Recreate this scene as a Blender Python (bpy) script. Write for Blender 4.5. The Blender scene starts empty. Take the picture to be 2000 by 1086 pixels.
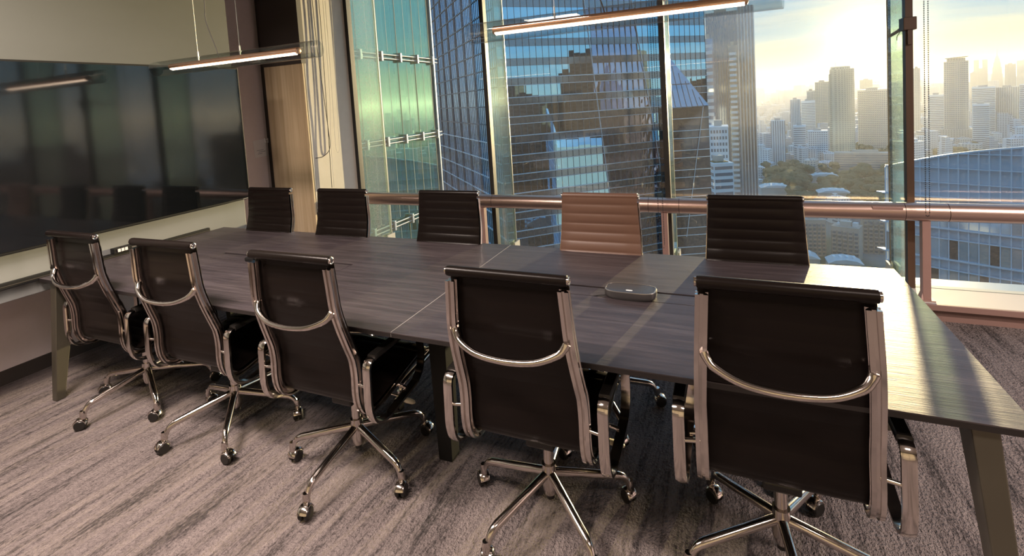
import bpy, bmesh, math, random
from math import sin, cos, tan, pi, radians, atan2, hypot, sqrt, exp
from mathutils import Vector, Matrix

random.seed(7)
S = bpy.context.scene
COL = S.collection

# ------------------------------------------------------------------ camera, world, sun, lights, exposure
CAM_H = 1.6
FPX, CX, CY = 971.37, 1010.81, 258.72            # calibrated on the 2000 x 1086 frame
RM = ((0.919, 0.389, -0.062), (0.031, 0.084, 0.996), (-0.392, 0.918, -0.065))
def camera():
    cd = bpy.data.cameras.new('camera'); co = bpy.data.objects.new('camera', cd); COL.objects.link(co)
    r = Vector(RM[0]).normalized(); f = Vector(RM[2]).normalized()
    u = r.cross(f).normalized(); r = f.cross(u).normalized()
    m = Matrix(((r.x, u.x, -f.x, 0), (r.y, u.y, -f.y, 0), (r.z, u.z, -f.z, CAM_H), (0, 0, 0, 1)))
    co.matrix_world = m
    cd.sensor_fit = 'HORIZONTAL'; cd.sensor_width = 36; cd.lens = 36 * FPX / 2000
    cd.shift_x = (1000 - CX) / 2000; cd.shift_y = (CY - 543) / 2000
    cd.clip_start = 0.05; cd.clip_end = 30000
    S.camera = co
camera()
S.view_settings.view_transform = 'Standard'; S.view_settings.look = 'None'
S.view_settings.exposure = 0.8; S.view_settings.gamma = 1; S.view_settings.use_curve_mapping = False
cy = S.cycles
cy.max_bounces = 8; cy.transparent_max_bounces = 24; cy.glossy_bounces = 5; cy.diffuse_bounces = 3
cy.transmission_bounces = 4; cy.volume_bounces = 0
cy.caustics_reflective = False; cy.caustics_refractive = False; cy.sample_clamp_indirect = 6
try: cy.use_denoising = True
except Exception: pass

SUN_AZ, SUN_EL = radians(12.3), radians(3.2)
SUN_DIR = Vector((sin(SUN_AZ) * cos(SUN_EL), cos(SUN_AZ) * cos(SUN_EL), sin(SUN_EL)))

class NT:
    """Small helper to write node trees."""
    def __init__(s, tree): s.t = tree; s.n = tree.nodes; s.l = tree.links
    def node(s, typ, **kw):
        n = s.n.new(typ)
        for k, v in kw.items():
            if k.startswith('i_'): n.inputs[k[2:]].default_value = v
            else: setattr(n, k, v)
        return n
    def set(s, sock, v):
        if isinstance(v, bpy.types.NodeSocket): s.l.new(v, sock)
        elif isinstance(v, bpy.types.Node): s.l.new(v.outputs[0], sock)
        else: sock.default_value = v
    def math(s, op, a, b=0.0, c=None, clamp=False):
        n = s.n.new('ShaderNodeMath'); n.operation = op; n.use_clamp = clamp
        s.set(n.inputs[0], a); s.set(n.inputs[1], b)
        if c is not None: s.set(n.inputs[2], c)
        return n.outputs[0]
    def vmath(s, op, a, b=None):
        n = s.n.new('ShaderNodeVectorMath'); n.operation = op; s.set(n.inputs[0], a)
        if b is not None: s.set(n.inputs[1], b)
        return n
    def mix(s, f, a, b, blend='MIX'):
        n = s.n.new('ShaderNodeMix'); n.data_type = 'RGBA'; n.blend_type = blend
        s.set(n.inputs[0], f); s.set(n.inputs[6], c4(a)); s.set(n.inputs[7], c4(b))
        return n.outputs[2]
    def ramp(s, f, stops, interp='LINEAR'):
        n = s.n.new('ShaderNodeValToRGB'); s.set(n.inputs[0], f); r = n.color_ramp; r.interpolation = interp
        while len(r.elements) < len(stops): r.elements.new(0.5)
        for e, (p, c) in zip(r.elements, stops): e.position = p; e.color = c4(c)
        return n.outputs[0]
    def noise(s, vec, scale, detail=2.0, rough=0.5, distort=0.0):
        n = s.n.new('ShaderNodeTexNoise'); s.set(n.inputs['Vector'], vec)
        n.inputs['Scale'].default_value = scale; n.inputs['Detail'].default_value = detail
        n.inputs['Roughness'].default_value = rough; n.inputs['Distortion'].default_value = distort
        return n.outputs[0]
    def mapping(s, vec, scale=(1, 1, 1), loc=(0, 0, 0), rot=(0, 0, 0)):
        n = s.n.new('ShaderNodeMapping'); s.set(n.inputs['Vector'], vec)
        n.inputs['Scale'].default_value = scale; n.inputs['Location'].default_value = loc; n.inputs['Rotation'].default_value = rot
        return n.outputs[0]
def c4(c):
    if isinstance(c, (bpy.types.NodeSocket, bpy.types.Node)): return c
    if isinstance(c, (int, float)): return (c, c, c, 1)
    return tuple(c) + (1,) if len(c) == 3 else c

def world():
    w = bpy.data.worlds.new('sky'); S.world = w; w.use_nodes = True
    t = NT(w.node_tree); t.n.clear()
    tc = t.node('ShaderNodeTexCoord'); d = t.vmath('NORMALIZE', tc.outputs['Generated']).outputs[0]
    sep = t.node('ShaderNodeSeparateXYZ'); t.set(sep.inputs[0], d); z = sep.outputs[2]
    zc = t.math('MAXIMUM', z, 0.0)
    base = t.ramp(zc, [(0.0, (0.40, 0.41, 0.39)), (0.06, (0.23, 0.35, 0.43)), (0.15, (0.14, 0.32, 0.51)), (0.4, (0.14, 0.34, 0.57)), (1.0, (0.10, 0.24, 0.48))])
    dt = t.math('MAXIMUM', t.vmath('DOT_PRODUCT', d, tuple(SUN_DIR)).outputs['Value'], 0.0)
    # cloud streaks, flat and long
    zz = t.math('ADD', zc, 0.06)
    cv = t.node('ShaderNodeCombineXYZ')
    t.set(cv.inputs[0], t.math('DIVIDE', sep.outputs[0], zz)); t.set(cv.inputs[1], t.math('DIVIDE', sep.outputs[1], zz)); t.set(cv.inputs[2], 0.0)
    n1 = t.noise(t.mapping(cv, (0.30, 0.52, 1), (3.1, 1.7, 0)), 1.0, 6, 0.55, 0.4)
    n2 = t.noise(t.mapping(cv, (0.9, 1.5, 1), (9.3, 2.2, 0)), 1.0, 5, 0.6)
    ccol = t.mix(t.math('POWER', dt, 150.0), t.ramp(n2, [(0.3, (0.22, 0.30, 0.37)), (0.7, (0.46, 0.50, 0.51))]), (0.60, 0.52, 0.38))
    cmask = t.math('MULTIPLY', t.ramp(n1, [(0.50, 0.0), (0.68, 1.0)]), t.ramp(zc, [(0.0, 0.1), (0.06, 0.7), (0.5, 0.7), (1.0, 0.4)]))
    sky = t.mix(cmask, base, ccol)
    # low cloud deck and haze lit by the sun behind them
    edge = t.math('ADD', zc, t.math('MULTIPLY', t.math('SUBTRACT', n2, 0.5), 0.028))
    deck = t.ramp(edge, [(0.0, 0.75), (0.02, 1.0), (0.060, 1.0), (0.078, 0.12), (0.14, 0.0)])
    sky = t.mix(t.math('MULTIPLY', deck, t.math('POWER', dt, 9.0)), sky, t.mix(t.math('POWER', dt, 60.0), (0.52, 0.46, 0.33), (0.74, 0.62, 0.36)))
    def add(c, f, col):
        m = t.vmath('SCALE', c4(col)[:3]); t.set(m.inputs['Scale'], f)
        return t.vmath('ADD', c, m.outputs[0]).outputs[0]
    sky = add(sky, t.math('MULTIPLY', t.math('POWER', dt, 90.0), 0.07), (1.0, 0.72, 0.32))
    sky = add(sky, t.math('MULTIPLY', t.math('POWER', dt, 500.0), 0.8), (1.0, 0.82, 0.45))
    sky = add(sky, t.math('MULTIPLY', t.math('POWER', dt, 2600.0), 6.0), (1.0, 0.88, 0.62))
    bg = t.node('ShaderNodeBackground'); t.set(bg.inputs[0], sky); bg.inputs[1].default_value = 1.0
    out = t.node('ShaderNodeOutputWorld'); t.l.new(bg.outputs[0], out.inputs[0])
world()

def lamp(name, typ, loc, rot=(0, 0, 0), energy=10, color=(1, 1, 1), **kw):
    d = bpy.data.lights.new(name, typ); d.energy = energy; d.color = color
    for k, v in kw.items(): setattr(d, k, v)
    o = bpy.data.objects.new(name, d); COL.objects.link(o); o.location = loc; o.rotation_euler = rot
    return o
sun = lamp('sun', 'SUN', (20, 90, 30), energy=8.5, color=(1.0, 0.72, 0.40), angle=radians(0.7))
sun.rotation_euler = (-SUN_DIR).to_track_quat('-Z', 'Y').to_euler()
WARM = (1.0, 0.82, 0.72)
for x, y, e in ((-2.6, 0.6, 78), (-1.5, 0.2, 30), (0.9, 0.0, 16), (2.8, 1.5, 95)):
    lamp('ceiling_light', 'AREA', (x, y, 2.9), energy=e, color=WARM, shape='RECTANGLE', size=0.9, size_y=0.25, spread=radians(165))

# ------------------------------------------------------------------ mesh helpers
class MB:
    def __init__(s): s.v = []; s.f = []
    def add(s, vs, fs):
        o = len(s.v); s.v += [tuple(p) for p in vs]; s.f += [tuple(i + o for i in f) for f in fs]
    def box(s, x0, x1, y0, y1, z0, z1):
        s.add([(x0, y0, z0), (x1, y0, z0), (x1, y1, z0), (x0, y1, z0), (x0, y0, z1), (x1, y0, z1), (x1, y1, z1), (x0, y1, z1)],
              [(0, 3, 2, 1), (4, 5, 6, 7), (0, 1, 5, 4), (1, 2, 6, 5), (2, 3, 7, 6), (3, 0, 4, 7)])
        return s
    def cbox(s, c, h): return s.box(c[0]-h[0], c[0]+h[0], c[1]-h[1], c[1]+h[1], c[2]-h[2], c[2]+h[2])
    def hexa(s, lo, hi):
        """lo, hi: four points each, same winding"""
        s.add(list(lo) + list(hi), [(0, 3, 2, 1), (4, 5, 6, 7), (0, 1, 5, 4), (1, 2, 6, 5), (2, 3, 7, 6), (3, 0, 4, 7)]); return s
    def prism(s, poly, z0, z1):
        n = len(poly)
        s.add([(x, y, z0) for x, y in poly] + [(x, y, z1) for x, y in poly],
              [tuple(reversed(range(n))), tuple(range(n, 2*n))] + [(i, (i+1) % n, n+(i+1) % n, n+i) for i in range(n)]); return s
    def loft(s, rings, cap=True, closed=True):
        n = len(rings[0]); vs = [p for r in rings for p in r]; fs = []
        for k in range(len(rings)-1):
            for i in range(n if closed else n-1):
                j = (i+1) % n
                fs.append((k*n+i, k*n+j, (k+1)*n+j, (k+1)*n+i))
        if cap: fs += [tuple(reversed(range(n))), tuple(range((len(rings)-1)*n, len(rings)*n))]
        s.add(vs, fs); return s
    def tube(s, pts, r, n=10, cap=True, ring=False):
        pts = [Vector(p) for p in pts]; m = len(pts); rs = r if isinstance(r, (list, tuple)) else [r]*m
        T = []
        for i in range(m):
            if ring: T.append((pts[(i+1) % m]-pts[i-1]).normalized())
            else: T.append((pts[min(i+1, m-1)]-pts[max(i-1, 0)]).normalized())
        up = Vector((0, 0, 1)) if abs(T[0].z) < .9 else Vector((1, 0, 0))
        N = (up - T[0]*up.dot(T[0])).normalized(); rings = []
        for i in range(m):
            N = (N - T[i]*N.dot(T[i])).normalized(); B = T[i].cross(N)
            rings.append([pts[i] + (N*cos(2*pi*k/n) + B*sin(2*pi*k/n))*rs[i] for k in range(n)])
        if ring: rings.append(rings[0]); cap = False
        return s.loft(rings, cap)
    def section(s, pts, prof, xdir=Vector((1, 0, 0)), ring=False):
        """sweep a 2D profile (a along xdir, b along normal) along a planar path"""
        pts = [Vector(p) for p in pts]; m = len(pts); rings = []
        for i in range(m):
            if ring: t = (pts[(i+1) % m]-pts[i-1]).normalized()
            else: t = (pts[min(i+1, m-1)]-pts[max(i-1, 0)]).normalized()
            nn = xdir.cross(t).normalized()
            rings.append([pts[i] + xdir*a + nn*b for a, b in prof])
        if ring: rings.append(rings[0])
        return s.loft(rings, not ring)
    def lathe(s, prof, n=20, c=(0, 0, 0), axis='z'):
        rings = []
        for r, h in prof:
            rg = []
            for k in range(n):
                a = 2*pi*k/n; p = (r*cos(a), r*sin(a), h)
                if axis == 'x': p = (h, r*cos(a), r*sin(a))
                elif axis == 'y': p = (r*sin(a), h, r*cos(a))
                rg.append((p[0]+c[0], p[1]+c[1], p[2]+c[2]))
            rings.append(rg)
        return s.loft(rings, True)
    def xform(s, M, start=0):
        for i in range(start, len(s.v)): s.v[i] = tuple(M @ Vector(s.v[i]))
        return s
    def mesh(s, name, mat, smooth=None):
        me = bpy.data.meshes.new(name); me.from_pydata(s.v, [], s.f)
        bm = bmesh.new(); bm.from_mesh(me); bmesh.ops.recalc_face_normals(bm, faces=bm.faces); bm.to_mesh(me); bm.free()
        if mat: me.materials.append(mat)
        if smooth is not None:
            me.shade_smooth(); me.set_sharp_from_angle(angle=radians(smooth))
        return me
    def build(s, name, mat, parent=None, smooth=None, kind=None, bevel=None, label=None):
        o = bpy.data.objects.new(name, s.mesh(name, mat, smooth)); COL.objects.link(o)
        if parent: o.parent = parent
        if kind: o['kind'] = kind
        if label: o['label'] = label
        if bevel:
            b = o.modifiers.new('bevel', 'BEVEL'); b.width = bevel; b.segments = 2; b.limit_method = 'ANGLE'; b.angle_limit = radians(35)
        return o
def inst(name, me, parent=None, loc=(0, 0, 0), rot=(0, 0, 0), scale=(1, 1, 1)):
    o = bpy.data.objects.new(name, me); COL.objects.link(o); o.location = loc; o.rotation_euler = rot; o.scale = scale
    if parent: o.parent = parent
    return o
def tag(o, label, cat, group=None, kind=None):
    o['label'] = label; o['category'] = cat
    if group: o['group'] = group
    if kind: o['kind'] = kind
    return o
def thing(name, label, cat, loc=(0, 0, 0), rz=0, group=None):
    o = bpy.data.objects.new(name, None); COL.objects.link(o); o.location = loc; o.rotation_euler = (0, 0, rz)
    o.empty_display_size = 0.1
    return tag(o, label, cat, group)
def structure(o): o['kind'] = 'structure'; return o
def copy_tree(o, parent=None):
    c = o.copy(); COL.objects.link(c); c.parent = parent
    for ch in list(o.children): copy_tree(ch, c)
    return c
def catmull(pts, per=6):
    pts = [Vector(p) for p in pts]; out = []
    for i in range(len(pts)-1):
        p0, p1, p2, p3 = pts[max(i-1, 0)], pts[i], pts[i+1], pts[min(i+2, len(pts)-1)]
        for k in range(per):
            t = k/per
            out.append(0.5*((2*p1) + (p2-p0)*t + (2*p0-5*p1+4*p2-p3)*t*t + (3*p1-p0-3*p2+p3)*t**3))
    out.append(pts[-1]); return out
def rounded(pts, r, seg=4, closed=False):
    """round the corners of a polyline"""
    pts = [Vector(p) for p in pts]; n = len(pts); out = []
    for i in range(n):
        if not closed and i in (0, n-1): out.append(pts[i]); continue
        a, b, c = pts[i-1], pts[i], pts[(i+1) % n]
        d1, d2 = (a-b), (c-b); rr = min(r, d1.length*.49, d2.length*.49)
        p, q = b + d1.normalized()*rr, b + d2.normalized()*rr
        for k in range(seg+1):
            t = k/seg; out.append(p*(1-t)**2 + b*2*t*(1-t) + q*t*t)
    return out

# ------------------------------------------------------------------ materials
def new_mat(name):
    m = bpy.data.materials.new(name); m.use_nodes = True; t = NT(m.node_tree); t.n.clear()
    out = t.node('ShaderNodeOutputMaterial'); return m, t, out
def pbr(name, col, rough=0.5, metal=0.0, spec=0.5, noise=None, bump=None, coat=0.0):
    """noise = (scale vector, amount): colour mottling; bump = (scale vector, strength, distance)"""
    m, t, out = new_mat(name)
    b = t.node('ShaderNodeBsdfPrincipled'); b.inputs['Roughness'].default_value = rough; b.inputs['Metallic'].default_value = metal
    b.inputs['Specular IOR Level'].default_value = spec; b.inputs['Coat Weight'].default_value = coat
    tc = t.node('ShaderNodeTexCoord').outputs['Object']
    if noise:
        f = t.noise(t.mapping(tc, noise[0]), 1.0, 4, 0.6)
        k = noise[1]
        t.set(b.inputs['Base Color'], t.mix(f, tuple(max(0, x*(1-k)) for x in col), tuple(min(1, x*(1+k)) for x in col)))
    else: b.inputs['Base Color'].default_value = c4(col)
    if bump:
        bn = t.node('ShaderNodeBump'); t.set(bn.inputs['Height'], t.noise(t.mapping(tc, bump[0]), 1.0, 3, 0.6))
        bn.inputs['Strength'].default_value = bump[1]; bn.inputs['Distance'].default_value = bump[2]
        t.l.new(bn.outputs[0], b.inputs['Normal'])
    t.l.new(b.outputs[0], out.inputs[0]); return m
def glass(name, tint=(1, 1, 1), ior=1.5, rough=0.0, refl=(1, 1, 1), dirt=0.0, boost=0.0):
    """sheet glass: clear body, Fresnel mirror on top, optional dust that catches light"""
    m, t, out = new_mat(name)
    tr = t.node('ShaderNodeBsdfTransparent'); tr.inputs[0].default_value = c4(tint)
    gl = t.node('ShaderNodeBsdfGlossy'); gl.inputs[0].default_value = c4(refl); gl.inputs[1].default_value = rough
    lw = t.node('ShaderNodeLayerWeight'); lw.inputs[0].default_value = 0.5
    f0 = ((ior-1)/(ior+1))**2
    f = t.math('ADD', t.math('MULTIPLY', t.math('POWER', lw.outputs[1], 5.0), 1-f0), f0 + boost, clamp=True)
    mx = t.node('ShaderNodeMixShader'); t.set(mx.inputs[0], f); t.l.new(tr.outputs[0], mx.inputs[1]); t.l.new(gl.outputs[0], mx.inputs[2])
    last = mx
    if dirt:
        tl = t.node('ShaderNodeBsdfTranslucent'); tl.inputs[0].default_value = (0.9, 0.9, 0.9, 1)
        tc = t.node('ShaderNodeTexCoord').outputs['Object']
        sp = t.ramp(t.noise(t.mapping(tc, (90, 90, 90)), 1.0, 2, 0.7), [(0.5, 0.5), (0.72, 1.6)])
        mx2 = t.node('ShaderNodeMixShader'); t.set(mx2.inputs[0], t.math('MULTIPLY', sp, dirt))
        t.l.new(mx.outputs[0], mx2.inputs[1]); t.l.new(tl.outputs[0], mx2.inputs[2]); last = mx2
    t.l.new(last.outputs[0], out.inputs[0]); return m
def mirror_glass(name, body, refl, mixf, rough=0.02, wave=0.0, wscale=0.5):
    """coated curtain-wall glass: dark body and a tinted mirror"""
    m, t, out = new_mat(name)
    df = t.node('ShaderNodeBsdfDiffuse'); df.inputs[0].default_value = c4(body)
    gl = t.node('ShaderNodeBsdfGlossy'); gl.inputs[0].default_value = c4(refl); gl.inputs[1].default_value = rough
    lw = t.node('ShaderNodeLayerWeight'); lw.inputs[0].default_value = 0.35
    mx = t.node('ShaderNodeMixShader'); t.set(mx.inputs[0], t.math('ADD', t.math('MULTIPLY', lw.outputs[1], 0.5), mixf, clamp=True))
    t.l.new(df.outputs[0], mx.inputs[1]); t.l.new(gl.outputs[0], mx.inputs[2])
    if wave:
        tc = t.node('ShaderNodeTexCoord').outputs['Object']
        bn = t.node('ShaderNodeBump'); t.set(bn.inputs['Height'], t.noise(t.mapping(tc, (wscale,)*3), 1.0, 1, 0.4))
        bn.inputs['Strength'].default_value = 1.0; bn.inputs['Distance'].default_value = wave
        t.l.new(bn.outputs[0], gl.inputs['Normal'])
    t.l.new(mx.outputs[0], out.inputs[0]); return m
def emit(name, col, k):
    m, t, out = new_mat(name); e = t.node('ShaderNodeEmission'); e.inputs[0].default_value = c4(col); e.inputs[1].default_value = k
    t.l.new(e.outputs[0], out.inputs[0]); return m

def carpet_mat():
    m, t, out = new_mat('carpet')
    tc = t.node('ShaderNodeTexCoord').outputs['Object']
    st = t.noise(t.mapping(tc, (34, 2.2, 1)), 1.0, 6, 0.65)
    fine = t.noise(t.mapping(tc, (240, 130, 1)), 1.0, 2, 0.6)
    patch = t.noise(t.mapping(tc, (9, 0.9, 1), (4, 2, 0)), 1.0, 3, 0.5)
    flake = t.noise(t.mapping(tc, (95, 34, 1), (1, 7, 0)), 1.0, 3, 0.75)
    a = t.math('ADD', t.math('MULTIPLY', st, 0.55), t.math('ADD', t.math('MULTIPLY', patch, 0.35), t.math('MULTIPLY', flake, 0.45)))
    col = t.ramp(a, [(0.50, (0.040, 0.036, 0.037)), (0.59, (0.120, 0.102, 0.100)), (0.66, (0.250, 0.210, 0.205)), (0.82, (0.37, 0.315, 0.30))])
    col = t.mix(t.math('MULTIPLY', fine, 0.55), col, (0.05, 0.045, 0.045))
    b = t.node('ShaderNodeBsdfPrincipled'); b.inputs['Roughness'].default_value = 0.95; b.inputs['Specular IOR Level'].default_value = 0.15
    t.set(b.inputs['Base Color'], col)
    bn = t.node('ShaderNodeBump'); t.set(bn.inputs['Height'], t.math('ADD', t.noise(t.mapping(tc, (105, 80, 1)), 1.0, 2, 0.6), t.math('MULTIPLY', flake, 0.4)))
    bn.inputs['Strength'].default_value = 0.9; bn.inputs['Distance'].default_value = 0.024
    t.l.new(bn.outputs[0], b.inputs['Normal']); t.l.new(b.outputs[0], out.inputs[0]); return m
def table_mat():
    m, t, out = new_mat('dark_wood')
    tc = t.node('ShaderNodeTexCoord').outputs['Object']
    g = t.noise(t.mapping(tc, (1.6, 34, 1)), 1.0, 6, 0.6, 0.3)
    g2 = t.noise(t.mapping(tc, (9, 190, 1)), 1.0, 3, 0.6)
    cl = t.noise(t.mapping(tc, (1.1, 4, 1)), 1.0, 3, 0.6)
    a = t.math('ADD', t.math('MULTIPLY', g, 0.5), t.math('ADD', t.math('MULTIPLY', g2, 0.3), t.math('MULTIPLY', cl, 0.3)))
    col = t.ramp(a, [(0.40, (0.022, 0.0175, 0.0195)), (0.55, (0.044, 0.035, 0.039)), (0.72, (0.084, 0.070, 0.074))])
    b = t.node('ShaderNodeBsdfPrincipled'); t.set(b.inputs['Base Color'], col)
    b.inputs['Specular IOR Level'].default_value = 0.75
    t.set(b.inputs['Roughness'], t.ramp(g2, [(0.35, 0.42), (0.7, 0.52)]))
    bn = t.node('ShaderNodeBump'); t.set(bn.inputs['Height'], t.math('ADD', g2, t.math('MULTIPLY', g, 0.6)))
    bn.inputs['Strength'].default_value = 0.35; bn.inputs['Distance'].default_value = 0.0012
    t.l.new(bn.outputs[0], b.inputs['Normal']); t.l.new(b.outputs[0], out.inputs[0]); return m
def oak_mat():
    m, t, out = new_mat('oak')
    tc = t.node('ShaderNodeTexCoord').outputs['Object']
    g = t.noise(t.mapping(tc, (30, 30, 0.9)), 1.0, 5, 0.6, 0.2)
    g2 = t.noise(t.mapping(tc, (5, 5, 0.5)), 1.0, 2, 0.5)
    col = t.ramp(t.math('ADD', t.math('MULTIPLY', g, 0.6), t.math('MULTIPLY', g2, 0.4)), [(0.35, (0.46, 0.34, 0.20)), (0.5, (0.60, 0.47, 0.30)), (0.68, (0.70, 0.58, 0.41))])
    b = t.node('ShaderNodeBsdfPrincipled'); t.set(b.inputs['Base Color'], col); b.inputs['Roughness'].default_value = 0.5
    t.l.new(b.outputs[0], out.inputs[0]); return m

M = {}
M['carpet'] = carpet_mat(); M['wood'] = table_mat(); M['oak'] = oak_mat()
M['wall'] = pbr('mauve_wall', (0.74, 0.65, 0.64), 0.85, noise=((30, 30, 30), 0.05))
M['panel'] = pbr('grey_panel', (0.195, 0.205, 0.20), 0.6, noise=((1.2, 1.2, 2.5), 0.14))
M['panel_up_shade'] = pbr('shaded_grey_panel', (0.098, 0.105, 0.10), 0.7, noise=((1.2, 1.2, 2.5), 0.14))  # upper media wall: panel grey darkened, its shade put into the colour
M['back'] = pbr('dim_back_wall', (0.20, 0.18, 0.17), 0.8)
M['dark_panel'] = pbr('dark_bulkhead', (0.045, 0.036, 0.032), 0.6)
M['plaster'] = pbr('pale_plaster', (0.70, 0.66, 0.58), 0.85, noise=((9, 9, 9), 0.07), bump=((45, 45, 45), 0.25, 0.002))
M['ceiling'] = pbr('ceiling_white', (0.55, 0.53, 0.50), 0.9)
M['black'] = pbr('black_plastic', (0.010, 0.010, 0.010), 0.6, spec=.2)
M['screen'] = pbr('screen_glass', (0.004, 0.005, 0.006), 0.06, spec=1.0)
M['leather'] = pbr('black_leather', (0.0075, 0.0052, 0.0045), 0.30, spec=0.15, bump=((500, 500, 500), 0.12, 0.0006))
M['tan'] = pbr('brown_leather', (0.125, 0.068, 0.046), 0.42, spec=0.45, bump=((500, 500, 500), 0.12, 0.0006))
M['chrome'] = pbr('polished_aluminium', (0.62, 0.57, 0.54), 0.13, 1.0)
M['chrome_dark'] = pbr('gas_lift_metal', (0.36, 0.33, 0.31), 0.25, 1.0)
M['rubber'] = pbr('black_wheel', (0.012, 0.011, 0.010), 0.35)
M['beige'] = pbr('beige_paddle', (0.48, 0.42, 0.30), 0.5)
M['steel'] = pbr('satin_steel', (0.55, 0.54, 0.52), 0.32, 1.0)
M['leg'] = pbr('dark_bronze_leg', (0.125, 0.115, 0.088), 0.38, 0.6)
M['edge'] = pbr('dark_edge_band', (0.016, 0.013, 0.013), 0.45)
M['bronze_mullion'] = pbr('bronze_mullion', (0.075, 0.045, 0.030), 0.45, 0.3)
M['black_mullion'] = pbr('black_silicone', (0.010, 0.010, 0.010), 0.5)
M['rail'] = pbr('rose_aluminium', (0.50, 0.365, 0.32), 0.30, 0.85, noise=((3, 40, 40), 0.06))
M['post'] = pbr('rose_brown_paint', (0.34, 0.215, 0.19), 0.45, 0.2)
M['sill'] = pbr('sill_white', (0.56, 0.52, 0.48), 0.6)
M['sill_dark'] = pbr('sill_front', (0.24, 0.15, 0.13), 0.55)
M['pane'] = glass('window_glass', (0.93, 0.97, 0.95), 1.5, 0.0, dirt=0.012)
M['fin'] = glass('fin_glass', (0.82, 0.95, 0.86), 1.52, 0.05, refl=(0.85, 1.0, 0.9), boost=0.12, dirt=0.22)
M['tube'] = glass('tube_glass', (0.88, 0.90, 0.90), 1.5, 0.0, boost=.035)
M['bronze'] = pbr('copper_rod', (0.42, 0.215, 0.12), 0.35, 0.85)
M['led'] = emit('led_strip', (1.0, 0.70, 0.50), 7.0)
M['cord_black'] = pbr('black_cord', (0.02, 0.02, 0.02), 0.6)
M['cord_white'] = pbr('white_cord', (0.62, 0.60, 0.55), 0.6)
M['paper'] = pbr('white_paper', (0.78, 0.75, 0.74), 0.7)
M['ink'] = pbr('grey_ink', (0.30, 0.30, 0.32), 0.8)
M['indicator'] = pbr('white_marker', (0.92, 0.92, 0.92), 0.4)
M['device'] = pbr('charcoal_device', (0.045, 0.042, 0.042), 0.28)
M['device_rim'] = pbr('grey_rim', (0.42, 0.39, 0.36), 0.3, 0.8)
M['silicone'] = pbr('pale_seam', (0.30, 0.29, 0.28), 0.5)

# ================================================================== the room
XW0, XW1, YB, YG, ZC = -4.29, 4.36, -2.6, 4.2, 2.95
structure(MB().box(XW0-.1, XW1, YB, YG+.05, -0.12, 0).build('floor', M['carpet']))
structure(MB().box(XW0-.2, XW1+.2, YB-.2, YG+.05, ZC, ZC+.15).build('ceiling', M['ceiling']))
structure(MB().box(XW0-.15, XW0, YB, YG, 0, ZC).build('wall_left', M['wall']))
structure(MB().box(XW1, XW1+.15, YB, YG, 0, ZC).build('wall_right', M['wall']))
structure(MB().box(XW0-.15, XW1+.15, YB-.15, YB, 0, ZC).build('wall_back', M['back']))
# media wall that carries the screen, standing proud of the left wall
XP = -3.752
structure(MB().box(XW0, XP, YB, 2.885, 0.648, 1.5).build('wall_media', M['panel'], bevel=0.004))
structure(MB().box(XW0, XP, YB, 2.885, 1.503, ZC).build('wall_media_upper', M['panel_up_shade']))
structure(MB().box(XW0, XW0+.012, YB, 3.5, 0, 0.09).build('baseboard_left', M['dark_panel']))
# clad column between the left wall and the glazing
structure(MB().box(-4.17, -3.69, 3.585, YG+.02, 0, ZC).build('wall_pier', M['plaster']))
pc = MB().box(-3.692, -3.672, 3.575, YG-.02, 0, ZC).build('trim_plaster', M['plaster']); structure(pc)
wd = MB().box(-4.17, -3.672, 3.556, 3.582, 0, 2.07).build('trim_oak_cladding', M['oak']); structure(wd)
structure(MB().box(-4.17, -3.668, 3.545, 3.60, 2.07, ZC).build('trim_bulkhead', M['dark_panel']))
structure(MB().box(-4.29, -4.17, 3.62, YG, 0, ZC).build('trim_recess', M['dark_panel']))

# sill and glazing
structure(MB().box(-3.67, XW1, 3.90, 4.26, 0.085, 0.12).build('trim_sill_board', M['sill'], bevel=0.004))
structure(MB().box(-3.67, XW1, 3.882, 3.905, 0.083, 0.122).build('trim_sill_nose', M['sill_dark'], bevel=0.003))
structure(MB().box(-3.67, XW1, 3.925, 4.26, 0.0, 0.085).build('trim_sill_front', M['sill_dark']))
JX = [-3.65, -2.075, -0.478, 1.138, 2.74, XW1]
for k in range(5):
    x0, x1 = JX[k], JX[k+1]
    w = MB().box(x0+.018, x1-.018, YG-.006, YG+.006, 0.12, ZC).build('window_%d' % (k+1), M['pane']); structure(w)
for k, x in enumerate(JX[:-1]):
    last = k >= 3
    structure(MB().box(x-.021, x+.021, YG-.03, YG+.035, 0.12, ZC).build('trim_mullion', M['bronze_mullion' if last else 'black_mullion']))
    structure(MB().box(x-.009, x+.009, YG+.045, YG+.43, -1.5, ZC+1).build('window_fin', M['fin']))
    structure(MB().box(x-.012, x+.012, YG+.43, YG+.442, -1.5, ZC+1).build('trim_fin_edge', M['steel' if k < 3 else 'bronze_mullion']))
    for dx in (-.035, .02): structure(MB().box(x+dx, x+dx+.015, YG+.33, YG+.46, 0.085, 0.155).build('trim_fin_shoe', M['sill']))
structure(MB().box(-3.7, XW1, YG-.02, YG+.06, ZC-.05, ZC+.2).build('trim_head', M['black_mullion']))
structure(MB().box(-3.7, XW1, YG+.02, YG+.3, -3, 0.085).build('trim_spandrel', M['steel']))

# clamp on the bronze mullion, its arm reaching the fin edge
t = thing('mullion_clamp', 'bronze clamp box with a short arm on the mullion in front of the sun', 'bracket', (1.138, YG, 1.95))
MB().box(-.037, .037, -.055, .05, -.043, .043).build('clamp_box', M['bronze_mullion'], t, bevel=.004)
MB().tube([(-.01, .04, -.012), (-.004, .22, -.03), (0, .43, -.045)], .012, 8).build('arm', M['bronze_mullion'], t, 40)
MB().tube([(-.035, .03, -.045), (-.05, .04, -.075), (-.048, .05, -.10)], .0025, 6).build('wire_tail', M['cord_black'], t, 40)
MB().box(-.012, .012, -.05, -.03, -.14, -.043).build('bracket_plate', M['bronze_mullion'], t)

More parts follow.
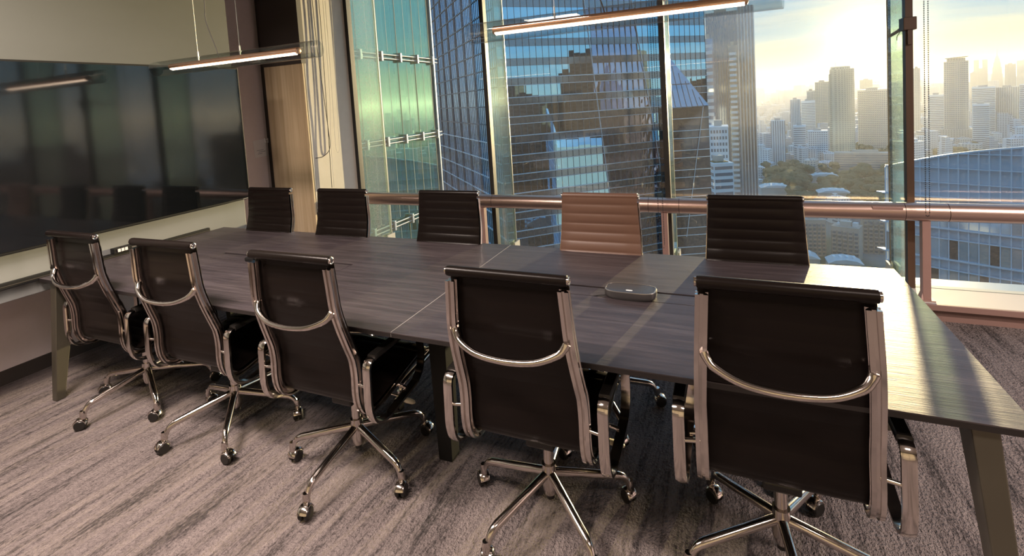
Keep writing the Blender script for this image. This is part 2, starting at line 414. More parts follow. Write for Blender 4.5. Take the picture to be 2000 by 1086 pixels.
# guard rail on posts
PX = [-3.62, -2.09, -0.49, 1.16, 2.77]
rail = thing('guard_rail', 'thick rose-metallic tubular guard rail running along the windows', 'rail', (0, 3.98, 0))
seams = [-3.66]
for x in PX[1:]: seams += [x-.115, x+.115]
seams.append(XW1-.01)
for i in range(len(seams)-1):
    g = .0016
    MB().lathe([(.055, seams[i]+g), (.0605, seams[i]+g), (.0605, seams[i+1]-g), (.055, seams[i+1]-g)], 40, (0, 0, .705), 'x').build('rail_segment', M['rail'], rail, 40)
MB().lathe([(.056, -3.65), (.056, XW1-.02)], 24, (0, 0, .705), 'x').build('rail_core', M['black_mullion'], rail, 40)
MB().box(.86, 1.03, -.057, -.04, .715, .745).build('access_cover', M['post'], rail, bevel=.003)
for x in PX:
    p = MB().box(x-.023, x+.023, -.028, .028, .12, .66).build('post', M['post'], rail, bevel=.003)
    MB().box(x-.04, x+.04, -.05, .05, .12, .128).build('foot_plate', M['post'], p)
    MB().hexa([(x-.035, -.04, .128), (x-.023, -.04, .128), (x-.023, .03, .128), (x-.035, .03, .128)],
              [(x-.024, -.02, .17), (x-.023, -.02, .17), (x-.023, .02, .17), (x-.024, .02, .17)]).build('gusset', M['post'], p)

# blind chains and pull cords
def beads(pts, r, mat, name, parent):
    mb = MB()
    o = [(0, 0, 1), (1, 0, 0), (0, 1, 0), (-1, 0, 0), (0, -1, 0), (0, 0, -1)]
    fc = [(0, 1, 2), (0, 2, 3), (0, 3, 4), (0, 4, 1), (5, 2, 1), (5, 3, 2), (5, 4, 3), (5, 1, 4)]
    for p in pts: mb.add([(p[0]+r*a[0], p[1]+r*a[1], p[2]+r*a[2]) for a in o], fc)
    return mb.build(name, mat, parent, 180)
def blind_chain(label, x, y, zlow, gap=.02):
    t = thing('blind_chain', label, 'chain', (x, y, 0)); n = int((ZC-zlow)/.0135)
    pts = [(s*gap/2, 0, ZC - i*.0135) for s in (-1, 1) for i in range(n)]
    pts += [(gap/2*cos(a), 0, zlow - gap/2*sin(a)) for a in (pi*.25, pi*.5, pi*.75)]
    o = beads(pts, .0046, M['cord_black'], 'bead_string', t); o['kind'] = 'stuff'
    MB().tube([(-gap/2, 0, ZC), (-gap/2, 0, zlow)], .0009, 5).build('thread', M['cord_black'], t)
    MB().tube([(gap/2, 0, ZC), (gap/2, 0, zlow)], .0009, 5).build('thread', M['cord_black'], t)
blind_chain('black beaded blind chain hanging beside the bronze mullion near the sun', 1.133, 3.84, .72)
blind_chain('black beaded blind chain hanging by the middle black mullion', -.50, 3.84, .42, .035)
XC = -3.637
def cord(label, pts, r, mat, cat='cord'):
    t = thing('pull_cord', label, cat, (XC, 3.75, 0))
    MB().tube(catmull([(p[0]-XC, p[1]-3.75, p[2]) for p in pts], 6), r, 6).build('cord', mat, t, 60)
    return t
cord('dark thin cord hanging down the sunlit plaster pier', [(XC, 3.80, ZC), (XC, 3.80, 2.4), (XC+.004, 3.785, 1.9), (XC, 3.775, 1.4), (XC, 3.76, .85)], .0032, M['cord_black'])
cord('pale grey cord nearest the oak cladding on the pier', [(XC, 3.86, ZC), (XC, 3.85, 2.4), (XC, 3.84, 1.8), (XC, 3.80, 1.3), (XC, 3.79, .85)], .0026, M['cord_white'])
zb = 1.20
cord('white looped blind cord ending in a bend on the pier', [(XC, 3.885, ZC), (XC, 3.88, 2.2), (XC, 3.865, 1.5), (XC, 3.86, 1.28), (XC, 3.867, zb+.01), (XC, 3.885, zb-.015), (XC, 3.905, zb+.01), (XC, 3.913, 1.3), (XC, 3.93, 1.8), (XC, 3.955, 2.4), (XC, 3.965, ZC)], .003, M['cord_white'])
XC += .014
cord('dark sagging cable looping from the pier edge', [(XC, 3.70, ZC), (XC, 3.71, 2.3), (XC, 3.74, 1.8), (XC, 3.765, 1.42), (XC, 3.77, 1.30), (XC, 3.75, 1.22), (XC-.015, 3.68, 1.17), (XC-.03, 3.60, 1.165)], .0034, M['cord_black'])

# screen on the media wall
t = thing('wall_screen', 'large black glossy television on the grey media wall', 'television', (XP, 1.94, .92))
MB().box(0, .045, -.955, .968, 0, 1.085).build('casing', M['black'], t, bevel=.004)
MB().box(.0452, .0475, -.945, .958, .014, 1.073).build('display', M['screen'], t)
MB().box(.0452, .0482, .90, .945, .006, .010).build('bezel_mark', M['silicone'], t)
# trunking strip and socket box along the media wall behind the table end
t = thing('wall_trunking', 'black cable trunking along the media wall at table height', 'trunking', (XP, 1.6, .726))
MB().box(0, .026, -2.6, .95, 0, .036).build('channel', M['black'], t, bevel=.002)
MB().box(.0265, .028, -2.6, .95, .016, .019).build('cover_joint', M['dark_panel'], t)
t = thing('socket_box', 'small black power box with white sockets at the table end', 'socket box', (XP+.028, 1.97, .7625))
MB().box(-.024, .018, -.085, .085, 0, .034).build('housing', M['black'], t, bevel=.003)
for y in (-.055, -.034, -.013): MB().box(.0182, .0205, y-.008, y+.008, .007, .027).build('socket', M['paper'], t)
MB().box(.0182, .0195, .02, .06, .013, .021).build('switch', M['device_rim'], t)
# notice sheet and small sensor on the left wall
t = thing('notice_sheet', 'white paper notice stuck on the mauve wall beside the screen', 'paper', (XW0, 3.53, 1.28))
sh = MB(); sh.box(0, .003, -.075, .075, -.085, .085); sh.xform(Matrix.Rotation(radians(3), 4, 'X')); sh.build('sheet', M['paper'], t)
ln = MB()
for i, (a, b) in enumerate(((-.045, .03), (-.03, .05), (-.04, .01))): ln.box(.0031, .0036, a, b, -.02-.017*i, -.015-.017*i)
ln.xform(Matrix.Rotation(radians(3), 4, 'X')); ln.build('writing', M['ink'], t)
t = thing('wall_sensor', 'small square white sensor beside the oak cladding', 'sensor', (XW0, 3.60, 1.35))
MB().box(0, .012, -.022, .022, -.024, .024).build('housing', M['paper'], t, bevel=.003)
MB().lathe([(.006, 0), (.006, .003)], 12, (.012, 0, 0), 'x').build('lens', M['device_rim'], t)

# ------------------------------------------------------------------ pendant lamps
def pendant(label, xa, xb, xga, xgb, y, z, wires, cable):
    xm = (xga+xgb)/2
    t = thing('tube_pendant', label, 'lamp', (xm, y, z), 0, 'glass tube pendants over the table')
    R, r = .047, .0445; n = 36; a, b = xga-xm, xgb-xm
    g = MB(); g.loft([[(h, q*cos(2*pi*k/n), q*sin(2*pi*k/n)) for k in range(n)] for h, q in ((a, r), (a, R), (b, R), (b, r), (a, r))], False)
    g.build('glass_tube', M['tube'], t, 40)
    MB().lathe([(.010, xa-xm-.004), (.0185, xa-xm), (.0185, xb-xm), (.010, xb-xm+.004)], 24, (0, 0, .004), 'x').build('rod', M['bronze'], t, 40)
    st = MB().box(xa-xm+.01, xb-xm-.01, -.0095, .0095, -.0205, -.010); st.xform(Matrix.Translation((0, 0, .004)) @ Matrix.Rotation(radians(-24), 4, 'X')); st.build('light_strip', M['led'], t)
    for wx in wires:
        w = MB().tube([(wx-xm, 0, .012), (wx-xm, 0, ZC-z)], .0013, 6).build('suspension_wire', M['steel'], t)
        MB().lathe([(.0035, .02), (.0035, .075)], 8, (wx-xm, 0, 0)).build('gripper', M['steel'], w)
        MB().lathe([(.006, .036), (.006, .046)], 10, (wx-xm, 0, 0)).build('ferrule', M['steel'], w)
    cx = cable-xm
    MB().tube(catmull([(cx, 0, .012), (cx-.015, 0, .07), (cx-.06, 0, .18), (cx-.085, 0, .26), (cx-.08, 0, .36), (cx-.085, 0, .6), (cx-.08, 0, ZC-z)], 6), .0028, 8).build('power_cable', M['cord_black'], t, 60)
pendant('glass tube pendant lamp hanging in front of the television', -3.248, -2.165, -3.40, -2.028, 2.08, 1.942, (-2.985, -2.62), -2.80)
pendant('glass tube pendant lamp hanging in front of the window towers', -.974, .077, -1.098, .195, 2.08, 1.918, (-.68, -.22), -.46)

# ------------------------------------------------------------------ table
TX0, TX1, TY0, TY1, TZ, TT, TS = -3.715, .66, 1.50, 2.655, .74, .020, -1.223
T0 = (-1.53, 2.08, 0)
table = thing('conference_table', 'long dark wood conference table with two joined tops', 'table', T0)
def L(x, y, z): return (x-T0[0], y-T0[1], z)
def tb(mb, x0, x1, y0, y1, z0, z1): mb.box(x0-T0[0], x1-T0[0], y0-T0[1], y1-T0[1], z0, z1); return mb
for (x0, x1), (h0, h1) in (((TX0, TS-.0012), (-3.0, -1.963)), ((TS+.0012, TX1), (-.80, .237))):
    ya, yb = 2.03, 2.14
    def frame(za, zb, e):
        m = MB(); tb(m, x0+e, x1-e, TY0+e, ya, za, zb); tb(m, x0+e, x1-e, yb, TY1-e, za, zb); tb(m, x0+e, h0, ya, yb, za, zb); tb(m, h1, x1-e, ya, yb, za, zb); return m
    top = frame(TZ-.0035, TZ, 0).build('tabletop', M['wood'], table)
    frame(TZ-TT, TZ-.0035, .0006).build('edge_band', M['edge'], top)
    m = MB(); tb(m, h0+.003, h1-.003, ya+.006, yb-.015, TZ-.014, TZ-.0005)
    m.build('cable_flap', M['wood'], table)
    m = MB(); tb(m, h0-.01, h1+.01, ya-.01, yb+.01, TZ-.09, TZ-TT-.001); m.build('cable_tray', M['black'], table)
m = MB(); tb(m, TS-.0014, TS+.0014, TY0+.002, TY1-.002, TZ-.02, TZ+.0004); m.build('seam_strip', M['silicone'], table)
for y in (1.80, 2.36): m = MB(); tb(m, TX0+.12, TX1-.12, y-.03, y+.03, TZ-TT-.06, TZ-TT); m.build('underframe_beam', M['leg'], table)
for xt, xb, sg in ((TX0+.10, TX0+.005, -1), (TX1-.10, TX1-.02, 1)):
    for ytop, ybot, s in ((1.57, 1.505, -1), (2.585, 2.65, 1)):
        a, b = (xt, ytop), (xb, ybot); w, d = .029, .052
        e = d*.7; lo = [L(b[0]-w*.8, b[1]-e*(s < 0)*.2-e*(s > 0), 0), L(b[0]+w*.8, b[1]-e*(s < 0)*.2-e*(s > 0), 0), L(b[0]+w*.8, b[1]+e*(s < 0)+e*(s > 0)*.2, 0), L(b[0]-w*.8, b[1]+e*(s < 0)+e*(s > 0)*.2, 0)]
        hi = [L(a[0]-w, a[1]-d, TZ-TT), L(a[0]+w, a[1]-d, TZ-TT), L(a[0]+w, a[1]+d, TZ-TT), L(a[0]-w, a[1]+d, TZ-TT)]
        MB().hexa(lo, hi).build('leg', M['leg'], table, bevel=.004)
    m = MB(); tb(m, xt-.02, xt+.02, 1.57, 2.585, TZ-TT-.05, TZ-TT-.004); m.build('end_rail', M['leg'], table)
for y in (1.84, 2.32):
    lo = [L(TS-.034, y-.034, 0), L(TS+.034, y-.034, 0), L(TS+.034, y+.034, 0), L(TS-.034, y+.034, 0)]
    hi = [L(TS-.045, y-.04, TZ-TT), L(TS+.045, y-.04, TZ-TT), L(TS+.045, y+.04, TZ-TT), L(TS-.045, y+.04, TZ-TT)]
    MB().hexa(lo, hi).build('leg', M['black'], table, bevel=.003)

# conference device on the table
def superellipse(a, b, p, n=48):
    return [(a*abs(cos(2*pi*k/n))**(2/p)*(1 if cos(2*pi*k/n) >= 0 else -1), b*abs(sin(2*pi*k/n))**(2/p)*(1 if sin(2*pi*k/n) >= 0 else -1)) for k in range(n)]
t = thing('speakerphone', 'charcoal oval speakerphone with white marker on the table', 'speaker', (-.407, 2.066, TZ), radians(-1))
A, B = .108, .056
def ringz(k, z): return [(x, y, z) for x, y in superellipse(A*k, B*k, 3.4)]
MB().loft([ringz(.90, 0), ringz(.93, .004), ringz(.99, .010), ringz(1.0, .016), ringz(1.0, .030), ringz(.985, .0345)]).build('body', M['device'], t, 40)
MB().loft([ringz(.985, .0345), ringz(.975, .0365), ringz(.945, .037), ringz(.94, .034)], False).build('rim', M['device_rim'], t, 50)
MB().loft([ringz(.94, .0355), ringz(.80, .0362), ringz(.3, .0365)]).build('top_cover', M['device'], t, 50)
MB().prism([(x, y-.028) for x, y in superellipse(.014, .0045, 3)], .0360, .0372).build('marker', M['indicator'], t)
MB().tube(catmull([(-.10, -.02, .004), (-.13, -.03, .003), (-.16, -.034, -.002)], 5), .0022, 6).build('cable', M['cord_black'], t)
t = thing('cable_adapter', 'small black cable adapter lying on the table groove', 'adapter', (-2.66, 2.05, TZ), radians(8))
MB().box(-.032, .032, -.016, .016, .0005, .022).build('shell', M['black'], t, bevel=.004)
MB().tube(catmull([(.03, 0, .01), (.07, .004, .006), (.12, .02, .0035), (.2, .03, .0035)], 5), .003, 6).build('cable', M['cord_black'], t)

# ------------------------------------------------------------------ office chairs
PROF = [(-.288, 1.040), (-.284, .95), (-.279, .855), (-.262, .775), (-.236, .690), (-.216, .625), (-.210, .56), (-.212, .49), (-.203, .435), (-.175, .395), (-.120, .383), (0, .405), (.12, .432), (.20, .446), (.228, .440)]
PATH = catmull([(0, y, z) for y, z in PROF], 8)
def hx(z): return .196 + .022*min(1, max(0, (1.04-z)/.40))
def chair(leather):
    t = thing('office_chair', '-', 'chair', (0, 0, 0))
    # sling with puffed cross ribs
    arc = [0]
    for i in range(1, len(PATH)): arc.append(arc[-1] + (PATH[i]-PATH[i-1]).length)
    def sling(s0, s1, name):
        ns = max(30, int((s1-s0)/.0045)); rings = []
        for k in range(ns+1):
            s = s0 + (s1-s0)*k/ns; i = max(j for j in range(len(arc)) if arc[j] <= s+1e-9); i = min(i, len(arc)-2)
            f = (s-arc[i])/(arc[i+1]-arc[i]); p = PATH[i].lerp(PATH[i+1], f)
            i2 = min(i+1, len(PATH)-2); tg = ((PATH[i+1]-PATH[i]).lerp(PATH[i2+1]-PATH[i2], f)).normalized()
            nrm = Vector((1, 0, 0)).cross(tg).normalized()          # towards the sitter
            pf = abs(sin(pi*(s+.012)/.0525))**.45
            w = hx(p.z) - .013; wf = hx(p.z) + .013
            fr, bk = .004 + .0062*pf, .0028 + .0016*pf
            off = .020
            xs = (-1, -.97, -.6, 0, .6, .97, 1)
            front = [p + Vector((wf*x, 0, 0)) + nrm*(off + (fr if abs(x) < .96 else fr*.55 if abs(x) < .99 else 0)) for x in xs]
            back = [p + Vector((wf*x, 0, 0)) + nrm*(off - (bk if abs(x) < .96 else bk*.6 if abs(x) < .99 else .001)) for x in reversed(xs)]
            rings.append(front + back)
        return MB().loft(rings).build(name, leather, t, 50)
    tot = arc[-1]
    back = sling(.002, .70, 'backrest'); sling(.7005, tot, 'seat')
    # rolled head and front edges with metal end caps
    for nm, (y, z), par in (('top_roll', PROF[0], back), ('front_roll', PROF[-1], None)):
        zz = z+.004; w = hx(z) + .017
        MB().lathe([(.010, -w), (.0165, -w+.004), (.0175, -w+.012), (.0175, w-.012), (.0165, w-.004), (.010, w)], 20, (0, y+.002, zz), 'x').build(nm, leather, par or t, 50)
        if nm == 'top_roll':
            for s in (-1, 1):
                MB().lathe([(.0135, s*w*.99), (.0135, s*(w+.003)), (.0105, s*(w+.0045)), (.009, s*(w+.0035)), (.006, s*(w+.0035)), (.005, s*(w+.005)), (.001, s*(w+.005))], 20, (0, y+.002, zz), 'x').build('end_cap', M['chrome'], back, 40)
    # side rails: I-shaped aluminium extrusions
    prof = [(-.017, -.006), (-.017, -.013), (-.005, -.0135), (-.0045, -.007), (.0045, -.007), (.005, -.0135), (.017, -.013), (.017, -.006), (.008, .004), (.017, .007), (.017, .012), (-.017, .012), (-.017, .007), (-.008, .004)]
    for s in (-1, 1):
        pts = [Vector((s*hx(p.z), p.y, p.z)) for p in PATH[3:-4]]
        fr = MB().section(pts, prof).build('side_frame', M['chrome'], t, 40)
    # stretchers
    st = catmull([(-.197, -.286, .845), (-.190, -.292, .832), (-.168, -.306, .812), (-.10, -.326, .790), (0, -.333, .783), (.10, -.326, .790), (.168, -.306, .812), (.190, -.292, .832), (.197, -.286, .845)], 5)
    rr = [.0108 + .004*abs(p.x/.2)**6 for p in st]
    MB().tube(st, rr, 12).build('back_stretcher', M['chrome'], t, 60)
    for y, z in ((-.09, .388), (.12, .42)):
        MB().tube(catmull([(-.212, y, z), (-.17, y, z-.018), (-.09, y*.8, .352), (0, y*.7, .345), (.09, y*.8, .352), (.17, y, z-.018), (.212, y, z)], 5), .011, 10).build('seat_stretcher', M['chrome'], t, 60)
    # arm loops
    for s in (-1, 1):
        loop = rounded([(0, -.228, .44), (0, -.222, .628), (0, .125, .640), (0, .132, .455), (0, .09, .392), (0, -.13, .352), (0, -.205, .372)], .035, 5, True)
        pr = [(-.017, -.005), (.017, -.005), (.017, .005), (.006, .0075), (-.006, .0075), (-.017, .005)]
        a = MB().section([Vector((s*.282, p.y, p.z)) for p in loop], pr, ring=True).build('armrest', M['chrome'], t, 40)
        pad = [Vector((s*.282, y, z)) for y, z in ((-.19, .632), (-.17, .6335), (0, .6385), (.09, .6415), (.105, .640))]
        MB().section(pad, [(-.019, -.009), (.019, -.009), (.0195, .005), (.016, .011), (-.016, .011), (-.0195, .005)]).build('arm_pad', M['rubber'], a, 45)
        for y, z, r in ((-.221, .525, .0065), (.02, .388, .0075)):
            MB().tube([(s*.222, y+.006, z+.004), (s*.276, y, z)], r, 10).build('arm_link', M['chrome'], a, 50)
    # tilt mechanism, gas lift
    MB().box(-.055, .055, -.085, .085, .318, .350).build('tilt_housing', M['rubber'], t, bevel=.008)
    MB().lathe([(.020, .335), (.020, .21), (.027, .21), (.027, .205), (.029, .12), (.024, .095), (.020, .088)], 24).build('column', M['chrome'], t, 40)
    MB().lathe([(.016, .09), (.016, .072), (.010, .070)], 16).build('column_foot', M['rubber'], t, 40)
    lv = MB().tube([(.05, .03, .335), (.14, .05, .325), (.20, .06, .312)], .005, 8).build('tilt_lever', M['chrome'], t, 60)
    MB().loft([[(x, .05+.01*(x-.19)/.1 + w*cos(a), z + h*sin(a)) for a in [2*pi*k/12 for k in range(12)]] for x, w, h, z in ((.195, .005, .004, .314), (.21, .012, .007, .311), (.25, .016, .008, .303), (.275, .013, .007, .298), (.283, .005, .003, .296))]).build('lever_paddle', M['beige'], lv, 50)
    return t
def base_legs(t, ang):
    """five splayed legs, each with a twin-wheel caster"""
    leg = MB()
    pts = rounded([(.018, 0, .172), (.292, 0, .118), (.316, 0, .062)], .03, 5)
    leg.tube(pts, [.0165 - .0045*min(1, k/(len(pts)-3)) for k in range(len(pts))], 12)
    me = leg.mesh('leg', M['chrome'], 50)
    sl = MB().lathe([(.0125, .055), (.0150, .060), (.0145, .085), (.0115, .098)], 14, (.314, 0, 0)).mesh('sleeve', M['chrome'], 40)
    hood = MB()
    for k in range(2):
        y0, y1 = ((-.022, -.004), (.004, .022))[k]
        hood.lathe([(.006, y0), (.022, y0), (.0265, y0+.005), (.0265, y1-.005), (.022, y1), (.006, y1)], 20, (0, 0, .027), 'y')
    wheel = hood.mesh('caster', M['rubber'], 40)
    cv = MB(); n = 12
    cv.loft([[(r*cos(a), y, .027 + r*sin(a)) for a in [radians(20 + 150*k/n) for k in range(n+1)]] + [((r-.004)*cos(a), y, .027 + (r-.004)*sin(a)) for a in [radians(170 - 150*k/n) for k in range(n+1)]] for y, r in ((-.020, .030), (-.015, .033), (.015, .033), (.020, .030))])
    cover = cv.mesh('caster_hood', M['chrome'], 40)
    rnd = random.Random(int(ang*10))
    for k in range(5):
        l = inst('leg', me, t, (0, 0, 0), (0, 0, radians(ang + 72*k)))
        inst('sleeve', sl, l)
        a = rnd.uniform(0, 2*pi); c = inst('caster', wheel, l, (.314 + .014*cos(a), .014*sin(a), 0), (0, 0, a))
        inst('caster_hood', cover, l, (.314 + .014*cos(a), .014*sin(a), 0), (0, 0, a))
proto = {'black': chair(M['leather']), 'tan': chair(M['tan'])}
used = set()
def place_chair(x, y, rz, ang, label, group, kind='black', scale=1.0):
    if kind in used: t = copy_tree(proto[kind])
    else: t = proto[kind]; used.add(kind)
    places.append((t, x, y, rz, ang, label, group, scale)); return t
places = []
NEAR, FAR = 'chairs along the camera side of the table', 'chairs along the window side of the table'
place_chair(-3.172, 1.715, 0, 47, 'black leather office chair, back turned, at the television end of the table', NEAR)
place_chair(-2.425, 1.705, 0.02, 25, 'black chair with its back turned, second from the television', NEAR)
place_chair(-1.598, 1.680, 0, 55, 'black chair with its back turned, middle one of the row, hiding the cable adapter', NEAR)
place_chair(-.677, 1.690, 0, 28, 'black chair with its back turned, in front of the speakerphone cable', NEAR)
place_chair(.117, 1.735, -.01, 207.6, 'biggest black chair, back turned, in front of the sunlit table end', NEAR, scale=1.015)
place_chair(-3.19, 2.385, pi, 10, 'black ribbed chair facing the camera before the oak cladding', FAR)
place_chair(-2.495, 2.385, pi, 33, 'black ribbed chair facing the camera before the plaster pier', FAR)
place_chair(-1.640, 2.385, pi, 50, 'black ribbed chair facing the camera before the blue tower', FAR)
place_chair(-.675, 2.385, pi, 20, 'brown leather ribbed chair across the table', FAR, 'tan')
place_chair(.098, 2.385, pi, 64, 'black ribbed chair facing the camera at the sunlit table corner', FAR)
for t, x, y, rz, ang, label, group, sc in places:
    t.location = (x, y, 0); t.rotation_euler = (0, 0, rz); t['label'] = label; t['group'] = group; t.scale = (sc,)*3
    base_legs(t, ang - math.degrees(rz))
# ================================================================== the city outside
GZ = -130.0
OCC = []
def free(x, y, r): return all((x-a)**2 + (y-b)**2 > (r+c)**2 for a, b, c in OCC)
def polar(az, d): a = radians(az); return d*sin(a), d*cos(a)
def facade_mat(name, wall, win, fh=3.4, mw=2.6, sx=0.62, sz=0.55, rough=0.6, rnd=0.0):
    """far facade: window rows too small to pick apart, from object coordinates in metres"""
    m, t, out = new_mat(name)
    tc = t.node('ShaderNodeTexCoord').outputs['Object']; sp = t.node('ShaderNodeSeparateXYZ'); t.set(sp.inputs[0], tc)
    oi = t.node('ShaderNodeObjectInfo')
    sc = t.node('ShaderNodeVectorMath', operation='MULTIPLY')
    ge = t.node('ShaderNodeNewGeometry'); gs = t.node('ShaderNodeSeparateXYZ'); t.set(gs.inputs[0], ge.outputs['Position'])
    z = t.math('FRACT', t.math('DIVIDE', gs.outputs[2], fh)); u = t.math('FRACT', t.math('DIVIDE', t.math('ADD', gs.outputs[0], t.math('MULTIPLY', gs.outputs[1], 0.35)), mw))
    wz = t.math('LESS_THAN', z, sz); wu = t.math('LESS_THAN', u, sx)
    nz = t.node('ShaderNodeSeparateXYZ'); t.set(nz.inputs[0], ge.outputs['Normal'])
    vert = t.math('LESS_THAN', t.math('ABSOLUTE', nz.outputs[2]), 0.5)
    f = t.math('MULTIPLY', t.math('MULTIPLY', wz, wu), vert)
    w = t.ramp(oi.outputs['Random'], wall) if isinstance(wall, list) else wall
    b = t.node('ShaderNodeBsdfPrincipled'); b.inputs['Roughness'].default_value = rough
    t.set(b.inputs['Base Color'], t.mix(f, w, win)); t.l.new(b.outputs[0], out.inputs[0]); return m
C = {}
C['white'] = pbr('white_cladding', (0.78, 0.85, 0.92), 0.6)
C['dark'] = pbr('dark_window_band', (0.14, 0.19, 0.25), 0.25, spec=0.7)
C['mullion'] = pbr('blue_grey_mullion', (0.07, 0.10, 0.14), 0.5)
C['light'] = pbr('pale_facade_line', (0.62, 0.68, 0.76), 0.35, 0.3)
C['blue'] = mirror_glass('blue_mirror_glass', (0.02, 0.045, 0.075), (0.44, 0.80, 1.0), 0.80, 0.015)
C['blue_side'] = mirror_glass('deep_blue_glass', (0.03, 0.08, 0.17), (0.46, 0.70, 1.0), 0.62, 0.03, wave=.05, wscale=.35)
C['spandrel'] = mirror_glass('grey_spandrel_glass', (0.07, 0.09, 0.11), (0.55, 0.66, 0.76), 0.34, 0.12)
C['purple'] = mirror_glass('plum_mirror_glass', (0.03, 0.028, 0.038), (0.66, 0.66, 0.86), 0.55, 0.015, wave=.16, wscale=.5)
C['teal'] = glass('teal_glass', (0.62, 0.92, 0.85), refl=(0.66, 1.0, 0.84), boost=0.30, dirt=.03)
C['teal_in'] = pbr('teal_interior', (0.50, 0.66, 0.62), 0.7)
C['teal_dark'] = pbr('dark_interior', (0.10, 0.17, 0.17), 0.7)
C['concrete'] = pbr('pale_concrete', (0.46, 0.45, 0.43), 0.8)
C['roof'] = pbr('pale_roof', (0.58, 0.62, 0.66), 0.8)
C['tower_grey'] = mirror_glass('grey_tower_glass', (0.105, 0.13, 0.17), (0.58, 0.68, 0.82), 0.28, 0.08)
C['tower_line'] = pbr('tower_fin', (0.24, 0.28, 0.34), 0.5)
C['gold'] = facade_mat('balcony_facade', (0.66, 0.62, 0.50), (0.34, 0.31, 0.25), 3.3, 3.6, 0.55, 0.5)
C['slab'] = facade_mat('slab_facade', (0.74, 0.74, 0.70), (0.34, 0.35, 0.34), 3.2, 2.4, 0.6, 0.5)
C['capfac'] = facade_mat('capped_facade', (0.54, 0.52, 0.50), (0.30, 0.29, 0.28), 3.4, 3.0, 0.5, 0.55)
C['city'] = facade_mat('town_facade', [(0.0, (0.74, 0.80, 0.88)), (0.35, (0.60, 0.65, 0.72)), (0.6, (0.82, 0.86, 0.90)), (0.8, (0.62, 0.57, 0.52)), (1.0, (0.78, 0.84, 0.92))], (0.17, 0.20, 0.25), 3.2, 2.9, 0.55, 0.5)
C['apart'] = pbr('apartment_wall', (0.42, 0.37, 0.33), 0.8, noise=((.3, .3, .3), 0.1))
C['leaf'] = pbr('tree_leaves', (0.058, 0.075, 0.028), 0.8, noise=((.5, .5, .5), 0.45))
C['bark'] = pbr('tree_bark', (0.10, 0.075, 0.05), 0.9)
def ground_mat():
    m, t, out = new_mat('city_ground'); tc = t.node('ShaderNodeTexCoord').outputs['Object']
    n = t.noise(t.mapping(tc, (.012, .012, 0)), 1.0, 6, 0.65); g = t.noise(t.mapping(tc, (.003, .003, 0), (3, 8, 0)), 1.0, 3, 0.6)
    col = t.mix(t.ramp(g, [(0.48, 0.0), (0.58, 1.0)]), t.ramp(n, [(0.35, (0.15, 0.155, 0.16)), (0.6, (0.30, 0.31, 0.32))]), (0.07, 0.085, 0.04))
    b = t.node('ShaderNodeBsdfPrincipled'); b.inputs['Roughness'].default_value = 0.9; t.set(b.inputs['Base Color'], col); t.l.new(b.outputs[0], out.inputs[0]); return m
g = MB(); g.lathe([(1, GZ-2), (1, GZ)], 64); g.v = [(x*14000, y*14000, z) for x, y, z in g.v]
structure(g.build('ground', ground_mat()))
# ranges of hills along the horizon
hm = MB(); hills = pbr('hill_slope', (0.16, 0.17, 0.16), 0.9); n = 120; rows = []
for k in range(n+1):
    az = -40 + 110*k/n; h = 70 + 90*max(0, sin(az*.31+.9))*abs(sin(az*.12+1.3)) + 26*sin(az*.9) + 13*sin(az*2.3)
    rows.append((az, max(30, h)))
hm.loft([[(*polar(a, 11500), GZ) for a, h in rows], [(*polar(a, 12000), GZ+130+h*.72) for a, h in rows], [(*polar(a, 12600), GZ+128) for a, h in rows]], False, False)
structure(hm.build('hills', hills, smooth=60))
# the storeys of our own building around the room
hb = MB(); hb.box(-15.4, 34, -40, 4.15, GZ, -.13); hb.box(-15.4, 34, -40, 4.15, 3.15, 46); hb.box(-15.4, -4.45, -40, 4.0, -.13, 3.15); hb.box(4.52, 34, -40, 4.0, -.13, 3.15); hb.box(-4.45, 4.52, -40, -2.8, -.13, 3.15)
structure(hb.build('facade_wall', facade_mat('host_facade', (0.060, 0.045, 0.042), (0.014, 0.016, 0.018), 4.2, 1.6, 0.86, 0.7)))

# --- own wing with teal glass
WX = -15.52
t = thing('glass_wing', 'teal glass wing with clamped steel tubes beside the plaster pier', 'building', (WX, 24.6, 0))
def ly(y): return y-24.6
ys = [24.30-1.508*k for k in range(9)]
fl = [-12.5, -8.35, -4.2, -.04, 4.12, 8.28, 12.44]
MB().box(-9, -8.8, ly(10), 0, -60, 40).build('inner_wall', C['teal_in'], t)
for z in fl:
    MB().box(-9, -.5, ly(10), -.15, z-.18, z+.12).build('floor_slab', C['teal_in'], t)
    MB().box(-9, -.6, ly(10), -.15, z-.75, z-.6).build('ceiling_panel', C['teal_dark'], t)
for y in (23.4, 20.4, 17.4): MB().box(-3.2, -2.4, ly(y), ly(y)+.75, -30, 30).build('column', C['teal_in'], t)
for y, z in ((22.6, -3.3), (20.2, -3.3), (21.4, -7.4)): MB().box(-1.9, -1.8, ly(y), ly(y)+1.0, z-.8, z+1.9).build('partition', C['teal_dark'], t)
pane = MB().box(-.015, .015, 0, 1.49, 0, 4.13).mesh('pane', C['teal'])
finm = MB().box(-.55, -.02, -.012, .012, 0, 4.13).mesh('glass_fin', pbr('frosted_teal_fin', (0.42, 0.74, 0.62), 0.4))
rndw = random.Random(3)
for z in fl[:-1]:
    for i, y in enumerate(ys):
        inst('pane', pane, t, (0, ly(y)-1.508+.009, z+.015), (radians(rndw.uniform(-.15, .15)), 0, radians(rndw.uniform(-.25, .25))))
        inst('glass_fin', finm, t, (-.02, ly(y)-.35, z))
        inst('glass_fin', finm, t, (-.02, ly(y)-1.0, z))
